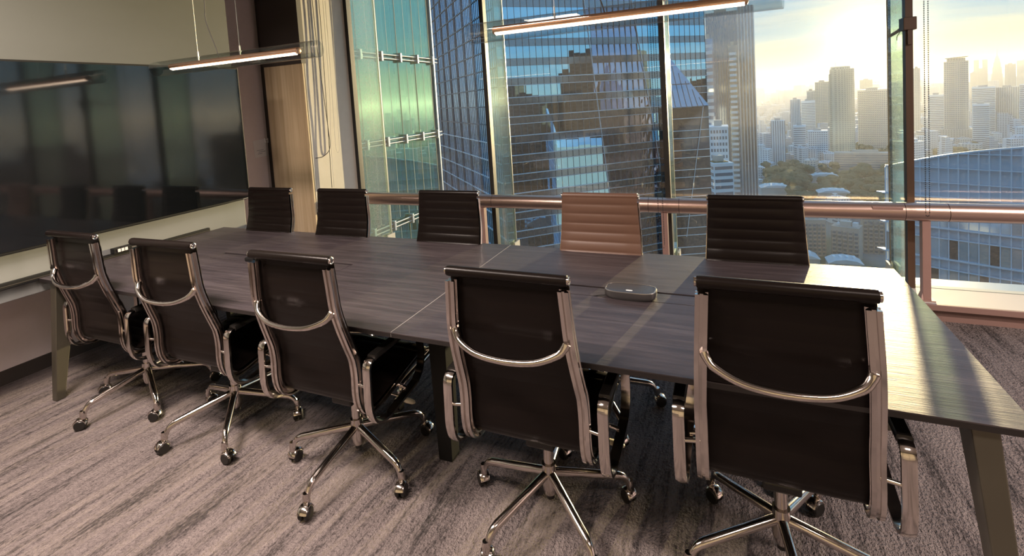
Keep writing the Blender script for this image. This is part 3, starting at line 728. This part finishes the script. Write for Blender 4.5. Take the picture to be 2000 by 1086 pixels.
for z in fl:
    for dz in (-.10, .10): MB().lathe([(.045, ly(10)), (.045, .18)], 10, (.16, 0, z+dz), 'y').build('steel_tube', M['steel'], t, 50)
    MB().box(-.35, -.05, ly(10), -.1, z-.05, z+.05).build('transom', M['steel'], t)
    for y in ys:
        if z < 12: MB().box(.016, .03, ly(y)-.02, ly(y)+.02, z+.25, z+3.9).build('pane_joint', C['teal_dark'], t); MB().box(.016, .024, ly(y)-.78, ly(y)-.76, z+.25, z+3.9).build('pane_joint', C['teal_in'], t)
        b = MB().box(.02, .26, ly(y)-.07, ly(y)+.07, z-.24, z+.24).build('clamp', C['light'], t, bevel=.02)
        MB().box(.02, .10, ly(y)-.28, ly(y)+.28, z-.04, z+.04).build('clamp_arm', M['steel'], b)
MB().box(-9, .05, -.02, .10, -60, 40).build('end_return', mirror_glass('pale_blue_glass', (.20, .33, .5), (.6, .8, 1), .5, .03), t)
MB().box(-.04, .06, .02, .12, -60, 40).build('corner_post', C['light'], t)

# --- large mirrored tower with two faces meeting behind the second fin
TA = radians(47.0); T_ = polar(-25.0, 107.0)
t = thing('mirrored_tower', 'huge blue mirrored office tower filling the middle windows', 'building', (T_[0], T_[1], GZ), pi/2-TA)
# local x runs along the right face, local y away from it
MW, FH, Z0 = 1.53, 4.2, 1.6
def zl(z): return z-GZ
NCOL = 36; LEN = NCOL*MW
MB().box(.08, LEN, .25, 80, 0, zl(48)).build('core_shell', C['mullion'], t)
MB().box(-.02, .09, .1, 80, 0, zl(48)).build('side_glazing', C['blue_side'], t)
MB().box(-.10, .12, -.02, .12, 0, zl(48)).build('corner_trim', C['light'], t)
sg = MB()
for k in range(54): sg.box(-.12, -.01, .1+1.5*k-.045, .1+1.5*k+.045, zl(-90), zl(48))
for k in range(0, 54, 6): sg.box(-.22, -.01, .1+1.5*k-.16, .1+1.5*k+.16, zl(-90), zl(48))
sg.build('side_mullion', C['mullion'], t, kind='stuff')
sb = MB(); sw = MB()
for k in range(-22, 12):
    z = zl(.4+FH*k); (sb if k >= -1 else sw).box(-.2, -.01, .1, 80, z-.14, z+.14)
sb.build('side_transom', C['mullion'], t, kind='stuff'); sw.build('side_ledge', C['light'], t, kind='stuff')
def tf(z): return 23.6 - .0911*(z-1.6)         # slanted folds in the face
def te(z): return 37.4 - .150*(z-1.6)
FOLD = radians(3.2)
plain = MB().box(.03, MW-.03, 0, .05, 0, 1).mesh('pane', C['blue']); plum = MB().box(.03, MW-.03, 0, .05, 0, 1).mesh('pane', C['purple'])
spn = MB(); lines = MB(); rest = {'blue': MB(), 'purple': MB()}
rt = random.Random(11); cells = []
for k in range(-14, 7):
    zb = 2.2 + FH*k
    for c in range(NCOL):
        x = c*MW; zc = zb+1.3; xc = x+MW/2
        az = math.degrees(atan2(T_[0]+xc*sin(TA), T_[1]+xc*cos(TA))); d = hypot(T_[0]+xc*sin(TA), T_[1]+xc*cos(TA))
        inb = tf(zc) < xc < te(zc)
        vis = -24 < az < -2 and -16 < math.degrees(atan2(zc-1.6, d)) < 10
        cells.append((vis, -d, x, zb, inb))
cells.sort(key=lambda q: (q[0], q[1]), reverse=True)
for i, (vis, d, x, zb, inb) in enumerate(cells):
    low = zb < -2
    me = plum if inb else plain
    tilt = (radians(rt.gauss(-2.6 if inb else 0, .16)), 0, radians(rt.gauss(3.0 if inb else 0, .18)))
    if i < 300:
        inst('pane', me, t, (x, -.02, zl(zb)), tilt, (1, 1, 2.55))
    else:
        mb = rest['purple' if inb else 'blue']; s = len(mb.v); mb.box(.03, MW-.03, 0, .05, 0, 2.55)
        mb.xform(Matrix.Translation((x, -.02, zl(zb))) @ Matrix.Rotation(tilt[2], 4, 'Z') @ Matrix.Rotation(tilt[0], 4, 'X'), s)
for q, mt in (('blue', C['blue']), ('purple', C['purple'])): rest[q].build('far_pane', mt, t, kind='stuff')
for k in range(-14, 7):
    zb = 2.2 + FH*k
    for c in range(NCOL): spn.box(c*MW+.03, (c+1)*MW-.03, .03, .09, zl(zb-1.62), zl(zb-.03))
    if zb < 8:
        for dz, h in ((-.02, .10), (-1.62, .07)): lines.box(0, LEN, -.16, -.02, zl(zb+dz)-h, zl(zb+dz)+h)
spn.build('spandrel', C['spandrel'], t, kind='stuff'); lines.build('ledge', C['light'], t, kind='stuff')
vm = MB()
for c in range(NCOL+1): vm.box(c*MW-.035, c*MW+.035, -.09, .1, zl(-62), zl(34))
vm.build('mullion', C['mullion'], t, kind='stuff')
for fn in (tf, te): MB().tube([(fn(34), -.14, zl(34)), (fn(-62), -.14, zl(-62))], .10, 6).build('fold_line', C['light'], t)
# sloping glazed podium at its far end
az = [(-5.9, 118), (-2.05, 118)]
p0, p1 = polar(-5.95, 110), polar(-1.95, 113)
t = thing('sloping_podium', 'steel-blue sloping glass wedge in front of the grey skyscraper', 'building', (p0[0], p0[1], GZ), atan2(p1[1]-p0[1], p1[0]-p0[0]))
W = hypot(p1[0]-p0[0], p1[1]-p0[1])
MB().box(0, W, .3, 8, 0, zl(-2.2)).build('base_block', mirror_glass('podium_glass', (.04, .045, .055), (.42, .46, .58), .06, .08), t)
wv = [(0, 0, zl(-2.0)), (W, 0, zl(-2.0)), (.4, 4.2, zl(10.6)), (0, 4.2, zl(11.2))]
wd = MB(); wd.add(wv + [(0, 5, zl(-2)), (W, 5, zl(-2))], [(0, 1, 2, 3), (4, 3, 2, 5), (0, 3, 4), (1, 5, 2), (0, 4, 5, 1)]); wd.build('sloped_roof', mirror_glass('steel_blue_roof', (.20, .27, .38), (.6, .72, .9), .35, .06), t)
rb = MB()
for k in range(1, 7):
    f = k/7; a = Vector(wv[0]).lerp(Vector(wv[1]), f); b = Vector(wv[3]).lerp(Vector(wv[2]), f) if f < .1 else Vector(wv[2]).lerp(Vector(wv[1]), max(0, f-.02)); e = a.lerp(Vector((a.x-.6, 4.2*(1-f), zl(-2)+12.6*(1-f))), 1)
    MB().tube([a+Vector((0, -.06, .02)), e+Vector((0, -.06, .02))], .06, 5).build('roof_rib', C['mullion'], t)
MB().tube([(x, -.08+4.2*.38, zl(-2)+12.6*.38+.05) for x in (0, W*.60)], .07, 5).build('roof_purlin', C['mullion'], t)
bl = MB()
for k in range(18):
    z = zl(-4.5-2.1*k - (.5 if k % 2 else 0)); bl.box(-.05, W+.05, .12, .3, z-.07, z+.07)
bl.build('ledge', C['light'], t, kind='stuff')
MB().tube([(W*.86, .1, zl(-2.2)), (W*.30, .1, zl(-30))], .09, 5).build('fold_line', C['light'], t)

# --- generic block with real window bands or bays
def block(name, label, az0, az1, d, ztop, depth, wall, style='bands', fh=3.4, mw=2.8, win=None, yaw=0.0, zbase=GZ, group=None, pent=True):
    x0, y0 = polar(az0, d); x1, y1 = polar(az1, d); w = hypot(x1-x0, y1-y0)
    cxm, cym = (x0+x1)/2, (y0+y1)/2
    t = thing(name, label, 'building', (cxm, cym, zbase), -radians((az0+az1)/2)+yaw, group)
    h = ztop-zbase; a = w/2; q_ = depth/2; th = radians((az0+az1)/2)
    OCC.append((cxm + q_*sin(th), cym + q_*cos(th), max(a*.6, q_)*1.1))
    MB().box(-a, a, 0, depth, 0, h).build('walls', wall, t)
    win = win or C['dark']; m = MB(); nf = int(h/fh)
    first = max(0, nf-34)
    if style == 'bands':
        for k in range(first, nf):
            z = k*fh+1.0; m.box(-a+.5, a-.5, -.12, .2, z, z+fh*.48); m.box(a-.2, a+.12, .5, depth-.5, z, z+fh*.48); m.box(-a-.12, -a+.2, .5, depth-.5, z, z+fh*.48)
        m.build('window_band', win, t, kind='stuff')
    elif style == 'grid':
        nc = max(2, int(w/mw)); p = (w-1)/nc; nd = max(2, int(depth/mw)); q = (depth-1)/nd
        for k in range(first, nf):
            z = k*fh+1.0
            for c in range(nc): m.box(-a+.5+c*p+.25*p, -a+.5+(c+1)*p-.15*p, -.1, .2, z, z+fh*.5)
            for c in range(nd): m.box(a-.2, a+.1, .5+c*q+.25*q, .5+(c+1)*q-.15*q, z, z+fh*.5); m.box(-a-.1, -a+.2, .5+c*q+.25*q, .5+(c+1)*q-.15*q, z, z+fh*.5)
        m.build('window_bay', win, t, kind='stuff')
    elif style == 'fins':
        nc = max(3, int(w/mw)); p = w/nc
        for c in range(nc+1): m.box(-a+c*p-.16*p, -a+c*p+.16*p, -.5, .1, 0, h+.6)
        m.build('facade_fin', win, t, kind='stuff')
    elif style == 'balcony':
        nc = max(2, int(w/mw)); p = w/nc; b = MB()
        for k in range(first, nf):
            z = k*fh; b.box(-a, a, -1.3, .1, z, z+.22)
            for c in range(nc):
                m.box(-a+c*p+.2*p, -a+(c+1)*p-.2*p, -.08, .2, z+.3, z+fh*.78); b.box(-a+c*p+.12*p, -a+(c+1)*p-.12*p, -1.35, -1.22, z+.2, z+1.15)
                b.box(-a+c*p-.1, -a+c*p+.1, -1.3, 0, z, z+fh)
        m.build('window_bay', win, t, kind='stuff'); b.build('balcony', wall, t, kind='stuff')
    MB().box(-a-.15, a+.15, -.15, depth+.15, h, h+.7).build('parapet', wall, t)
    if pent: MB().box(-a*.45, a*.35, depth*.3, depth*.7, h+.7, h+4).build('roof_house', C['concrete'], t)
    return t
def el(d, e): return 1.6 + d*tan(radians(e))
t = block('dark_skyscraper', 'tall dark grey striped skyscraper behind the mirrored tower', -1.95, 1.05, 450, el(450, 7.75), 30, C['tower_grey'], 'fins', 4, 1.9, C['tower_line'])
t2 = block('dark_skyscraper', 'tall grey skyscraper slab with patterned edge, sky to one side of it', 1.15, 2.62, 455, el(455, 8.1), 26, C['tower_grey'], 'fins', 4.2, 2.1, C['light'])
block('blue_slab', 'narrow pale blue glass slab standing before the dark skyscraper', -2.3, -1.35, 330, el(330, 5.1), 14, mirror_glass('pale_slab_glass', (.16, .24, .38), (.6, .75, 1), .35, .05), 'bands', 4.2, win=C['light'])
block('grey_slab', 'slim pale slab strip in front of the striped skyscraper', .15, .95, 430, el(430, 4.2), 10, C['spandrel'], 'bands', 4.2, win=C['light'])
block('white_block', 'white office block with square windows below the dark skyscraper', -2.05, -.12, 300, el(300, -4.3), 15, C['white'], 'grid', 3.5, 1.5)
block('white_block', 'low white office block with long window bands and green roof', -1.75, .35, 270, el(270, -8.2), 13, C['white'], 'bands', 3.3)
bpy.data.objects['white_block.001'].rotation_euler[2] += .38
rg = MB(); rg.box(-4, 3.4, 2, 9, el(270, -8.2)-GZ+.72, el(270, -8.2)-GZ+1.1); rg.build('roof_garden', C['leaf'], bpy.data.objects['white_block.001'])
# round tower
x, y = polar(10.14, 985); t = thing('round_tower', 'rounded apartment tower standing below the sun', 'building', (x, y, GZ), radians(-10))
OCC.append((x, y, 21)); R_, H_ = 17.2, el(985, 1.05)-GZ
def oval(r, n=40): return [(r*cos(2*pi*k/n)*1.0, r*sin(2*pi*k/n)*.9) for k in range(n)]
MB().prism(oval(R_), 0, H_).build('shaft', C['gold'], t, 50)
MB().prism([(x*.8-2, y*.8) for x, y in oval(R_)], H_, H_+4).build('crown', C['gold'], t, 50)
MB().box(-R_-1.2, -R_*.6, -6, 8, 0, H_-8).build('side_shaft', C['gold'], t)
MB().box(-9, -8.4, -.3, .3, H_+4, H_+12).build('mast', C['concrete'], t)
bm_ = MB()
for k in range(20, int(H_/3.3)): bm_.prism(oval(R_+.55), k*3.3, k*3.3+.45)
bm_.build('balcony', C['apart'], t, kind='stuff')
t = block('balcony_slab', 'wide pale balcony-grid slab beside the round tower', 11.36, 13.66, 1050, el(1050, -1.1), 18, C['slab'], 'grid', 3.2, 2.6)
block('stepped_block', 'tall stepped housing block adjoining the round tower', 7.9, 9.1, 1250, el(1250, -.1), 20, C['gold'], 'grid', 3.3, 3)
block('stepped_block', 'lower stepped housing block away from the round tower', 7.2, 7.9, 1260, el(1260, -.9), 20, C['slab'], 'grid', 3.3, 3)
block('distant_tower', 'small square tower between round tower and bronze mullion', 11.55, 12.55, 1900, el(1900, -.15), 25, C['gold'], 'none')
block('distant_tower', 'slim tower edge beside the bronze mullion', 15.5, 16.0, 1300, el(1300, .6), 14, C['capfac'], 'none')
# capped tower
d = 1150; t = block('capped_tower', 'grey tower with flat overhanging roof cap, beyond the blind chain', 17.6, 19.2, d, el(d, .95), 26, C['capfac'], 'grid', 3.4, 2.9, pent=False)
hh = el(d, .95)-GZ; a = d*tan(radians(.8))
MB().box(-a*.75, a*.75, 3, 22, hh+.7, hh+6).build('cap_drum', C['capfac'], t)
MB().hexa([(-a*.9, -2, hh+6), (a*.95, -2, hh+7.2), (a*.95, 27, hh+7.2), (-a*.9, 27, hh+6)], [(-a*.9, -2, hh+7), (a*1.02, -2, hh+8.4), (a*1.02, 27, hh+8.4), (-a*.9, 27, hh+7)]).build('roof_cap', C['capfac'], t)
MB().box(-a*1.3, a*1.3, -6, 24, 0, 34).build('podium', C['capfac'], t)
# twin-headed tower and spire tower on the skyline
d = 2600; x, y = polar(19.95, d); OCC.append((x, y, 38)); t = thing('twin_tower', 'hazy twin-headed tower on the skyline', 'building', (x, y, GZ), radians(-20))
MB().box(-20, 20, 0, 30, 0, el(d, .25)-GZ).build('shaft', C['capfac'], t)
for s in (-1, 1): MB().box(s*12-7.5, s*12+7.5, 2, 28, el(d, .25)-GZ, el(d, .95)-GZ).build('tower_head', C['capfac'], t)
d = 2900; x, y = polar(20.95, d); OCC.append((x, y, 26)); t = thing('spire_tower', 'stepped tower with pointed spire on the skyline', 'building', (x, y, GZ), radians(-21))
hz = 0
for w, e in ((17, -.3), (14.5, .25), (11.5, .65), (8.5, .95), (5, 1.15)):
    z1 = el(d, e)-GZ; MB().box(-w, w, -w, w, hz, z1).build('tier', C['capfac'], t); hz = z1
MB().lathe([(3.2, hz), (1.5, hz+12), (.5, hz+30), (.3, hz+32)], 8).build('spire', C['capfac'], t)
for lab, a0, a1, d, e, dep, w, st in (
    ('hazy slab tower next to the spire tower', 21.4, 22.05, 2300, .42, 30, C['capfac'], 'none'),
    ('hazy stepped tower at the end of the skyline', 22.1, 23.4, 2400, .66, 30, C['slab'], 'none'),
    ('hazy shoulder block under the twin-headed tower', 19.3, 19.75, 2500, -.1, 30, C['capfac'], 'none'),
    ('tall pale office slab with banded windows behind a smaller white block', 19.4, 20.85, 1300, -1.35, 22, C['white'], 'bands'),
    ('wide pale blue office slab at the frame edge, dark slots', 20.9, 22.2, 1320, -1.45, 24, C['roof'], 'fins'),
    ('wide white office slab with blue bands beyond the pale slab', 22.25, 24.6, 1280, -1.3, 24, C['white'], 'bands'),
    ('small white banded office block before the pale slabs', 19.44, 20.5, 1120, -2.8, 18, C['white'], 'bands'),
    ('pale banded block between blind chain and capped tower', 16.55, 17.6, 1250, -1.85, 18, C['white'], 'bands'),
    ('long low beige school building with two window rows, by the park', 9.4, 14.6, 860, -7.05, 16, C['concrete'], 'bands'),
    ('light blue-white block among houses below the horizon', 5.75, 6.6, 1150, -1.7, 18, C['white'], 'fins'),
    ('pale office block with wide shoulders near the skyline', 6.7, 7.9, 1200, -1.9, 20, C['white'], 'bands'),
    ('white ribbed office tower near the mirrored towers', 3.95, 5.2, 880, -3.8, 16, C['white'], 'fins'),
    ('white banded block beside the ribbed office tower', 5.95, 7.05, 900, -4.35, 15, C['white'], 'bands'),
    ('pale office block with flat roof behind the park trees', 7.2, 8.9, 930, -4.9, 18, C['white'], 'grid')):
    block('office_block', lab, a0, a1, d, el(d, e), dep, w, st)
for lab, a0, a1, d, e, yw in (('beige apartment house with balconies beside the far black chair', 6.6, 8.6, 430, -13.7, .25), ('beige apartment house with stepped roofs, middle one of three', 9.0, 11.3, 425, -14.2, -.2), ('beige apartment house nearest the bronze mullion', 11.6, 13.7, 450, -13.2, .15)):
    t = block('apartment_house', lab, a0, a1, d, el(d, e), 12, C['apart'], 'balcony', 3.1, 3.0, yaw=yw)
    for k in range(3): MB().box(-6+5*k, -3+5*k, 4, 8, el(d, e)-GZ+.7, el(d, e)-GZ+2.2+k*.6).build('roof_unit', C['roof'], t)
for lab, az, d, w, h, dp in (('low white-roofed hall at the park edge behind the black chair', 4.2, 640, 15, 12, 16), ('rounded white hall roof at the park edge near the rail', 9.4, 625, 15, 11, 16), ('flat pale roof inside the park', 8.6, 760, 16, 7, 12), ('long pale roof hall under the apartment houses', 6.2, 400, 13, 6, 14), ('second low roof under the apartment houses', 10.2, 395, 10, 7, 12)):
    x, y = polar(az, d); OCC.append((x, y+dp/2, w*1.1)); t = thing('low_hall', lab, 'building', (x, y, GZ), -radians(az)+.2)
    MB().box(-w, w, 0, dp, 0, h).build('walls', C['concrete'], t)
    MB().loft([[(-w-.5, yy, h), (-w*.6, yy, h+2.2), (0, yy, h+3), (w*.6, yy, h+2.2), (w+.5, yy, h)] for yy in (-1, dp+1)]).build('roof', C['roof'], t)
    for k in range(4): MB().box(-w*.7+k*w*.4, -w*.55+k*w*.4, dp*.3, dp*.6, h+2, h+3.8).build('roof_unit', C['white'], t)

# --- white gridded neighbour with a rising roof edge
ga = radians(27.15); x0, y0 = polar(13.4, 84)
t = thing('grid_building', 'near white-gridded office building with rising roof edge, under the skyline', 'building', (x0, y0, GZ), -ga)
MWG, FG = .95, 4.0; NG = 34
def gtop(x): return -10.6 + .225*x + .8*sin(min(1, x/14)*pi)*.5
gm = pbr('white_metal_grid', (0.70, 0.78, 0.90), 0.45, 0.1); gg = mirror_glass('pale_blue_pane', (0.36, 0.45, 0.54), (0.80, 0.90, 1.0), 0.30, 0.05)
gs = pbr('blue_white_spandrel', (0.60, 0.70, 0.82), 0.4); gd = pbr('dark_room', (0.06, 0.05, 0.055), 0.6); gcur = pbr('curtain_cream', (0.45, 0.42, 0.40), 0.8)
L_ = NG*MWG
core = MB(); pf = [(x*L_/24, gtop(x*L_/24)) for x in range(25)]
core.loft([[(0, yy, 0), (L_, yy, 0)] + [(x, yy, zl(z)) for x, z in reversed(pf)] for yy in (.3, .7)]).build('screen_wall', gs, t)
MB().box(0, L_, .7, 26, 0, zl(-15.5)).build('body', gs, t)
MB().section([(x, .1, zl(z)) for x, z in pf], [(-.15, -.10), (.35, -.10), (.35, .10), (-.15, .10)], Vector((0, 1, 0))).build('roof_edge', gm, t)
pmesh = {q: MB().box(.05, MWG-.05, 0, .06, 0, 1).mesh('pane', mt) for q, mt in (('g', gg), ('d', gd), ('c', gcur), ('s', gs))}
rg = random.Random(5); npn = 0; lng = MB(); vert = MB(); far = MB()
for c in range(NG+1):
    x = c*MWG; vert.box(x-.05, x+.05, -.14, .1, zl(-60), zl(gtop(x)))
for k in range(13):
    zf = -14.2-FG*k
    lng.box(-.3, L_, -.30, .1, zl(zf)-.09, zl(zf)+.09); lng.box(0, L_, -.18, .1, zl(zf-1.35)-.06, zl(zf-1.35)+.06)
    MB().hexa([(-1.2, .5, zl(zf)-.1), (.1, -.25, zl(zf)-.1), (.1, .9, zl(zf)-.1), (-.6, .9, zl(zf)-.1)], [(-1.2, .5, zl(zf)+.02), (.1, -.25, zl(zf)+.02), (.1, .9, zl(zf)+.02), (-.6, .9, zl(zf)+.02)]).build('end_ledge', gs, t)
for k in range(4):                                                   # screen floors above the top ledge
    zf = -14.2+1.9*(k+1); xs_ = max(0, (zf+10.2)/.225)
    if xs_ < L_: lng.box(max(0, xs_), L_, -.16, .1, zl(zf)-.05, zl(zf)+.05)
for k in range(8):
    zf = -14.2-FG*k
    for c in range(22):
        q = 'g'; r = rg.random()
        if k >= 1: q = 'd' if r < .10 else 'c' if r < .45 else 'g'
        if npn < 300:
            inst('pane', pmesh[q], t, (c*MWG, -.02, zl(zf-3.9)), (0, 0, radians(rg.gauss(0, .12))), (1, 1, 2.5)); npn += 1
lng.build('ledge', gm, t, kind='stuff'); vert.build('mullion', gm, t, kind='stuff')

# --- town: each nearer house an object, the haze-deep rest one mass
def unit_house(v):
    m = MB(); m.box(-.5, .5, -.5, .5, 0, 1)
    r = random.Random(v)
    for k in range(3): w, px, py, h = r.uniform(.1, .22), r.uniform(-.25, .25), r.uniform(-.25, .25), r.uniform(.04, .16); m.box(px-w, px+w, py-w, py+w, 1, 1+h)
    if v % 2: m.box(-.5, .1, -.5, .2, 1, 1.22)
    return m.mesh('town_house', C['city'])
hm_ = [unit_house(v) for v in range(6)]
blocked = [(9.0, 11.3, 560, 1150), (3.3, 14.5, 560, 830), (9.2, 14.9, 830, 1000), (6.4, 14, 385, 520), (-2.5, 3.2, 200, 620), (11, 14, 1000, 1110)]
rc = random.Random(21); cnt = 0
mid = 'hazy low-rise house in the pale town beyond the park'
while cnt < 285:
    d = 540 + 1500*rc.random()**1.5 if cnt % 3 else 840 + 420*rc.random(); az = rc.uniform(2.6, 24.5)
    if any(a0 < az < a1 and d0 < d < d1 for a0, a1, d0, d1 in blocked): continue
    h = rc.uniform(8, 22) + (rc.random() < .22)*rc.uniform(8, 30)
    if d < 760: h *= .6
    x, y = polar(az, d)
    sx, sy = rc.uniform(11, 30), rc.uniform(10, 24)
    if not free(x, y, hypot(sx, sy)*.42): continue
    OCC.append((x, y, hypot(sx, sy)*.42))
    o = inst('town_house', hm_[cnt % 6], None, (x, y, GZ), (0, 0, rc.choice((0, .3, .6, -.4)) + rc.uniform(-.1, .1)), (sx, sy, h))
    zone = ('beside the ribbed office tower' if az < 5 else 'left of the round tower' if az < 9 else 'around the foot of the round tower' if az < 14 else 'behind the bronze mullion' if az < 16.3 else 'around the capped tower' if az < 19.5 else 'below the spire tower')
    zone = zone.replace('left of the round tower', 'between ribbed office tower and round tower')
    size = 'tall' if h > 24 else 'mid-height' if h > 14 else 'low'
    far_ = 'hazy ' if d > 1250 else 'pale '
    lab = far_ + size + ' town house ' + zone
    tag(o, lab, 'house', 'town houses: ' + lab); cnt += 1
mass = MB(); rm = random.Random(4)
for k in range(5200):
    d = 900 + 7600*rm.random()**.8; az = rm.uniform(-14, 62) if rm.random() < .6 else rm.uniform(1, 25)
    if any(a0 < az < a1 and d0 < d < d1 for a0, a1, d0, d1 in blocked): continue
    if d < 2300 and 2.6 < az < 24.5 and rm.random() < .55: continue
    x, y = polar(az, d); w, q, h = rm.uniform(6, 17), rm.uniform(6, 15), rm.uniform(8, 26) + (rm.random() < .12)*rm.uniform(10, 70)
    if d > 2500: w *= 1.6; q *= 1.6; h *= 1.25
    if h > 60 and d < 2000: h = 40
    if d < 3200 and not free(x, y, hypot(w, q)): continue
    ca, sa = cos(rm.uniform(0, 3)), 0; a = rm.uniform(0, 1.57); ca, sa = cos(a), sin(a)
    cn = [(x + ca*i*w - sa*j*q, y + sa*i*w + ca*j*q) for i, j in ((-1, -1), (1, -1), (1, 1), (-1, 1))]
    mass.prism(cn, GZ, GZ+h)
for k in range(1500):
    d = 160 + 3500*rm.random(); az = rm.uniform(62, 300)
    if d < 330 and 95 < az < 265: continue
    x, y = polar(az, d); w, h = rm.uniform(7, 20), rm.uniform(10, 45)
    mass.box(x-w, x+w, y-w*.8, y+w*.8, GZ, GZ+h)
nb = MB()
for k in range(150):
    d = rm.uniform(140, 520); az = rm.uniform(58, 134) if k % 3 else rm.uniform(-125, -60)
    x, y = polar(az, d); w, h = rm.uniform(10, 24), rm.uniform(14, 52)
    if az < 134 and x < 40 and y < 30: continue
    nb.box(x-w, x+w, y-w*.8, y+w*.8, GZ, GZ+h)
for az, d, w, h in ((88, 330, 34, 172), (101, 300, 30, 128), (112, 360, 40, 150), (76, 420, 30, 140), (66, 360, 26, 116), (124, 430, 40, 120), (97, 520, 40, 165), (82, 240, 26, 96), (108, 220, 30, 84), (70, 230, 24, 88), (-75, 300, 30, 120), (-95, 340, 40, 150), (-112, 420, 40, 135), (57, 300, 22, 95), (50, 420, 26, 120)):
    x, y = polar(az, d); nb.box(x-w, x+w, y-w*.8, y+w*.8, GZ, GZ+h); nb.box(x-w*.5, x+w*.4, y-w*.3, y+w*.3, GZ+h, GZ+h+7)
tag(nb.build('office_quarter', facade_mat('office_quarter', (0.050, 0.040, 0.040), (0.012, 0.014, 0.018), 4.0, 3.0, .7, .6)), 'dark office blocks mirrored in the blue tower panes', 'city', kind='stuff')
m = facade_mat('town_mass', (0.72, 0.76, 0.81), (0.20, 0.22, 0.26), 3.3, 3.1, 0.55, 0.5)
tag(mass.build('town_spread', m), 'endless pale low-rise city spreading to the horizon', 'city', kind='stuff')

# --- park trees
def tree_mesh(v):
    r = random.Random(100+v); m = bmesh.new()
    for k in range(9):
        a, rr = r.uniform(0, 6.28), r.uniform(0, .30); z = r.uniform(.42, .80); s = r.uniform(.17, .30)
        mat = Matrix.Translation((rr*cos(a), rr*sin(a), z)) @ Matrix.Diagonal((s, s, s*.8, 1))
        res = bmesh.ops.create_icosphere(m, subdivisions=2, radius=1, matrix=mat)
        for q in res['verts']: q.co += Vector((r.gauss(0, .022), r.gauss(0, .022), r.gauss(0, .02)))
    me = bpy.data.meshes.new('crown'); m.to_mesh(me); m.free(); me.materials.append(C['leaf']); return me
crowns = [tree_mesh(v) for v in range(5)]
trunk = MB().lathe([(.035, 0), (.025, .3), (.015, .55)], 7).mesh('trunk', C['bark'])
rp = random.Random(9); n = 0
def tree(x, y, s, label, group):
    t = thing('park_tree', label, 'tree', (x, y, GZ), rp.uniform(0, 6), group); t.scale = (s*rp.uniform(.9, 1.3), s*rp.uniform(.9, 1.3), s)
    inst('crown', rp.choice(crowns), t); inst('trunk', trunk, t)
while n < 150:
    az, d = rp.uniform(3.2, 14.2), rp.uniform(560, 850)
    if (abs(az-8.6) < 1.3 and 735 < d < 790) or (9.2 < az and d > 840) or (abs(az-4.2) < 1.4 and d < 665) or (abs(az-9.4) < 1.5 and d < 650): continue
    x, y = polar(az, d)
    if not free(x, y, 3): continue
    sz = rp.uniform(11, 19)
    lab = ('tall ' if sz > 16.5 else 'rounded ' if sz > 13.5 else 'small ') + 'dark green park tree ' + ('before the beige school' if az > 9.4 and d > 720 else 'beside the white park halls' if d < 700 else 'below the ribbed office tower' if az < 6 else 'at the foot of the round tower')
    tree(x, y, sz, lab, 'park trees: ' + lab); n += 1
n = 0
while n < 60:
    az, d = rp.choice(((17.2, 19.6), (15.6, 24), (11, 14))), 0
    d = rp.uniform(960, 1100) if az[0] != 15.6 else rp.uniform(700, 1050); a = rp.uniform(*az); x, y = polar(a, d)
    if not free(x, y, 3): continue
    lab = 'hazy tree ' + ('under the capped tower' if 17 < a < 19.7 else 'in front of the balcony slab' if a < 14.1 else 'behind the neighbour with the rising roof edge')
    tree(x, y, rp.uniform(12, 20), lab, 'far trees: ' + lab); n += 1

# members of one kind are told apart by their order along the skyline
fam = {}
for o in bpy.data.objects:
    if o.get('group', '').startswith(('town houses', 'park trees', 'far trees')): fam.setdefault(o['label'], []).append(o)
for lab, os_ in fam.items():
    if len(os_) < 2: continue
    os_.sort(key=lambda o: atan2(o.location.x, o.location.y))
    for k, o in enumerate(os_, 1):
        suf = 'th' if 10 < k % 100 < 14 else {1: 'st', 2: 'nd', 3: 'rd'}.get(k % 10, 'th')
        o['label'] = '%s, %d%s from the skyscraper' % (lab, k, suf)

# --- evening haze lying over the town
hv = MB(); hv.box(-5000, 7000, 140, 12500, GZ-1, 70)
m, tt, out = new_mat('evening_haze')
vs = tt.node('ShaderNodeVolumeScatter'); vs.inputs['Color'].default_value = (1, .97, .93, 1); vs.inputs['Density'].default_value = 0.0002; vs.inputs['Anisotropy'].default_value = .4
tt.l.new(vs.outputs[0], out.inputs['Volume'])
try: m.cycles.homogeneous_volume = True
except Exception: pass
try: m.volume_intersection_method = 'FAST'
except Exception: pass
tag(hv.build('haze', m), 'golden evening haze over the distant town', 'haze', kind='stuff')
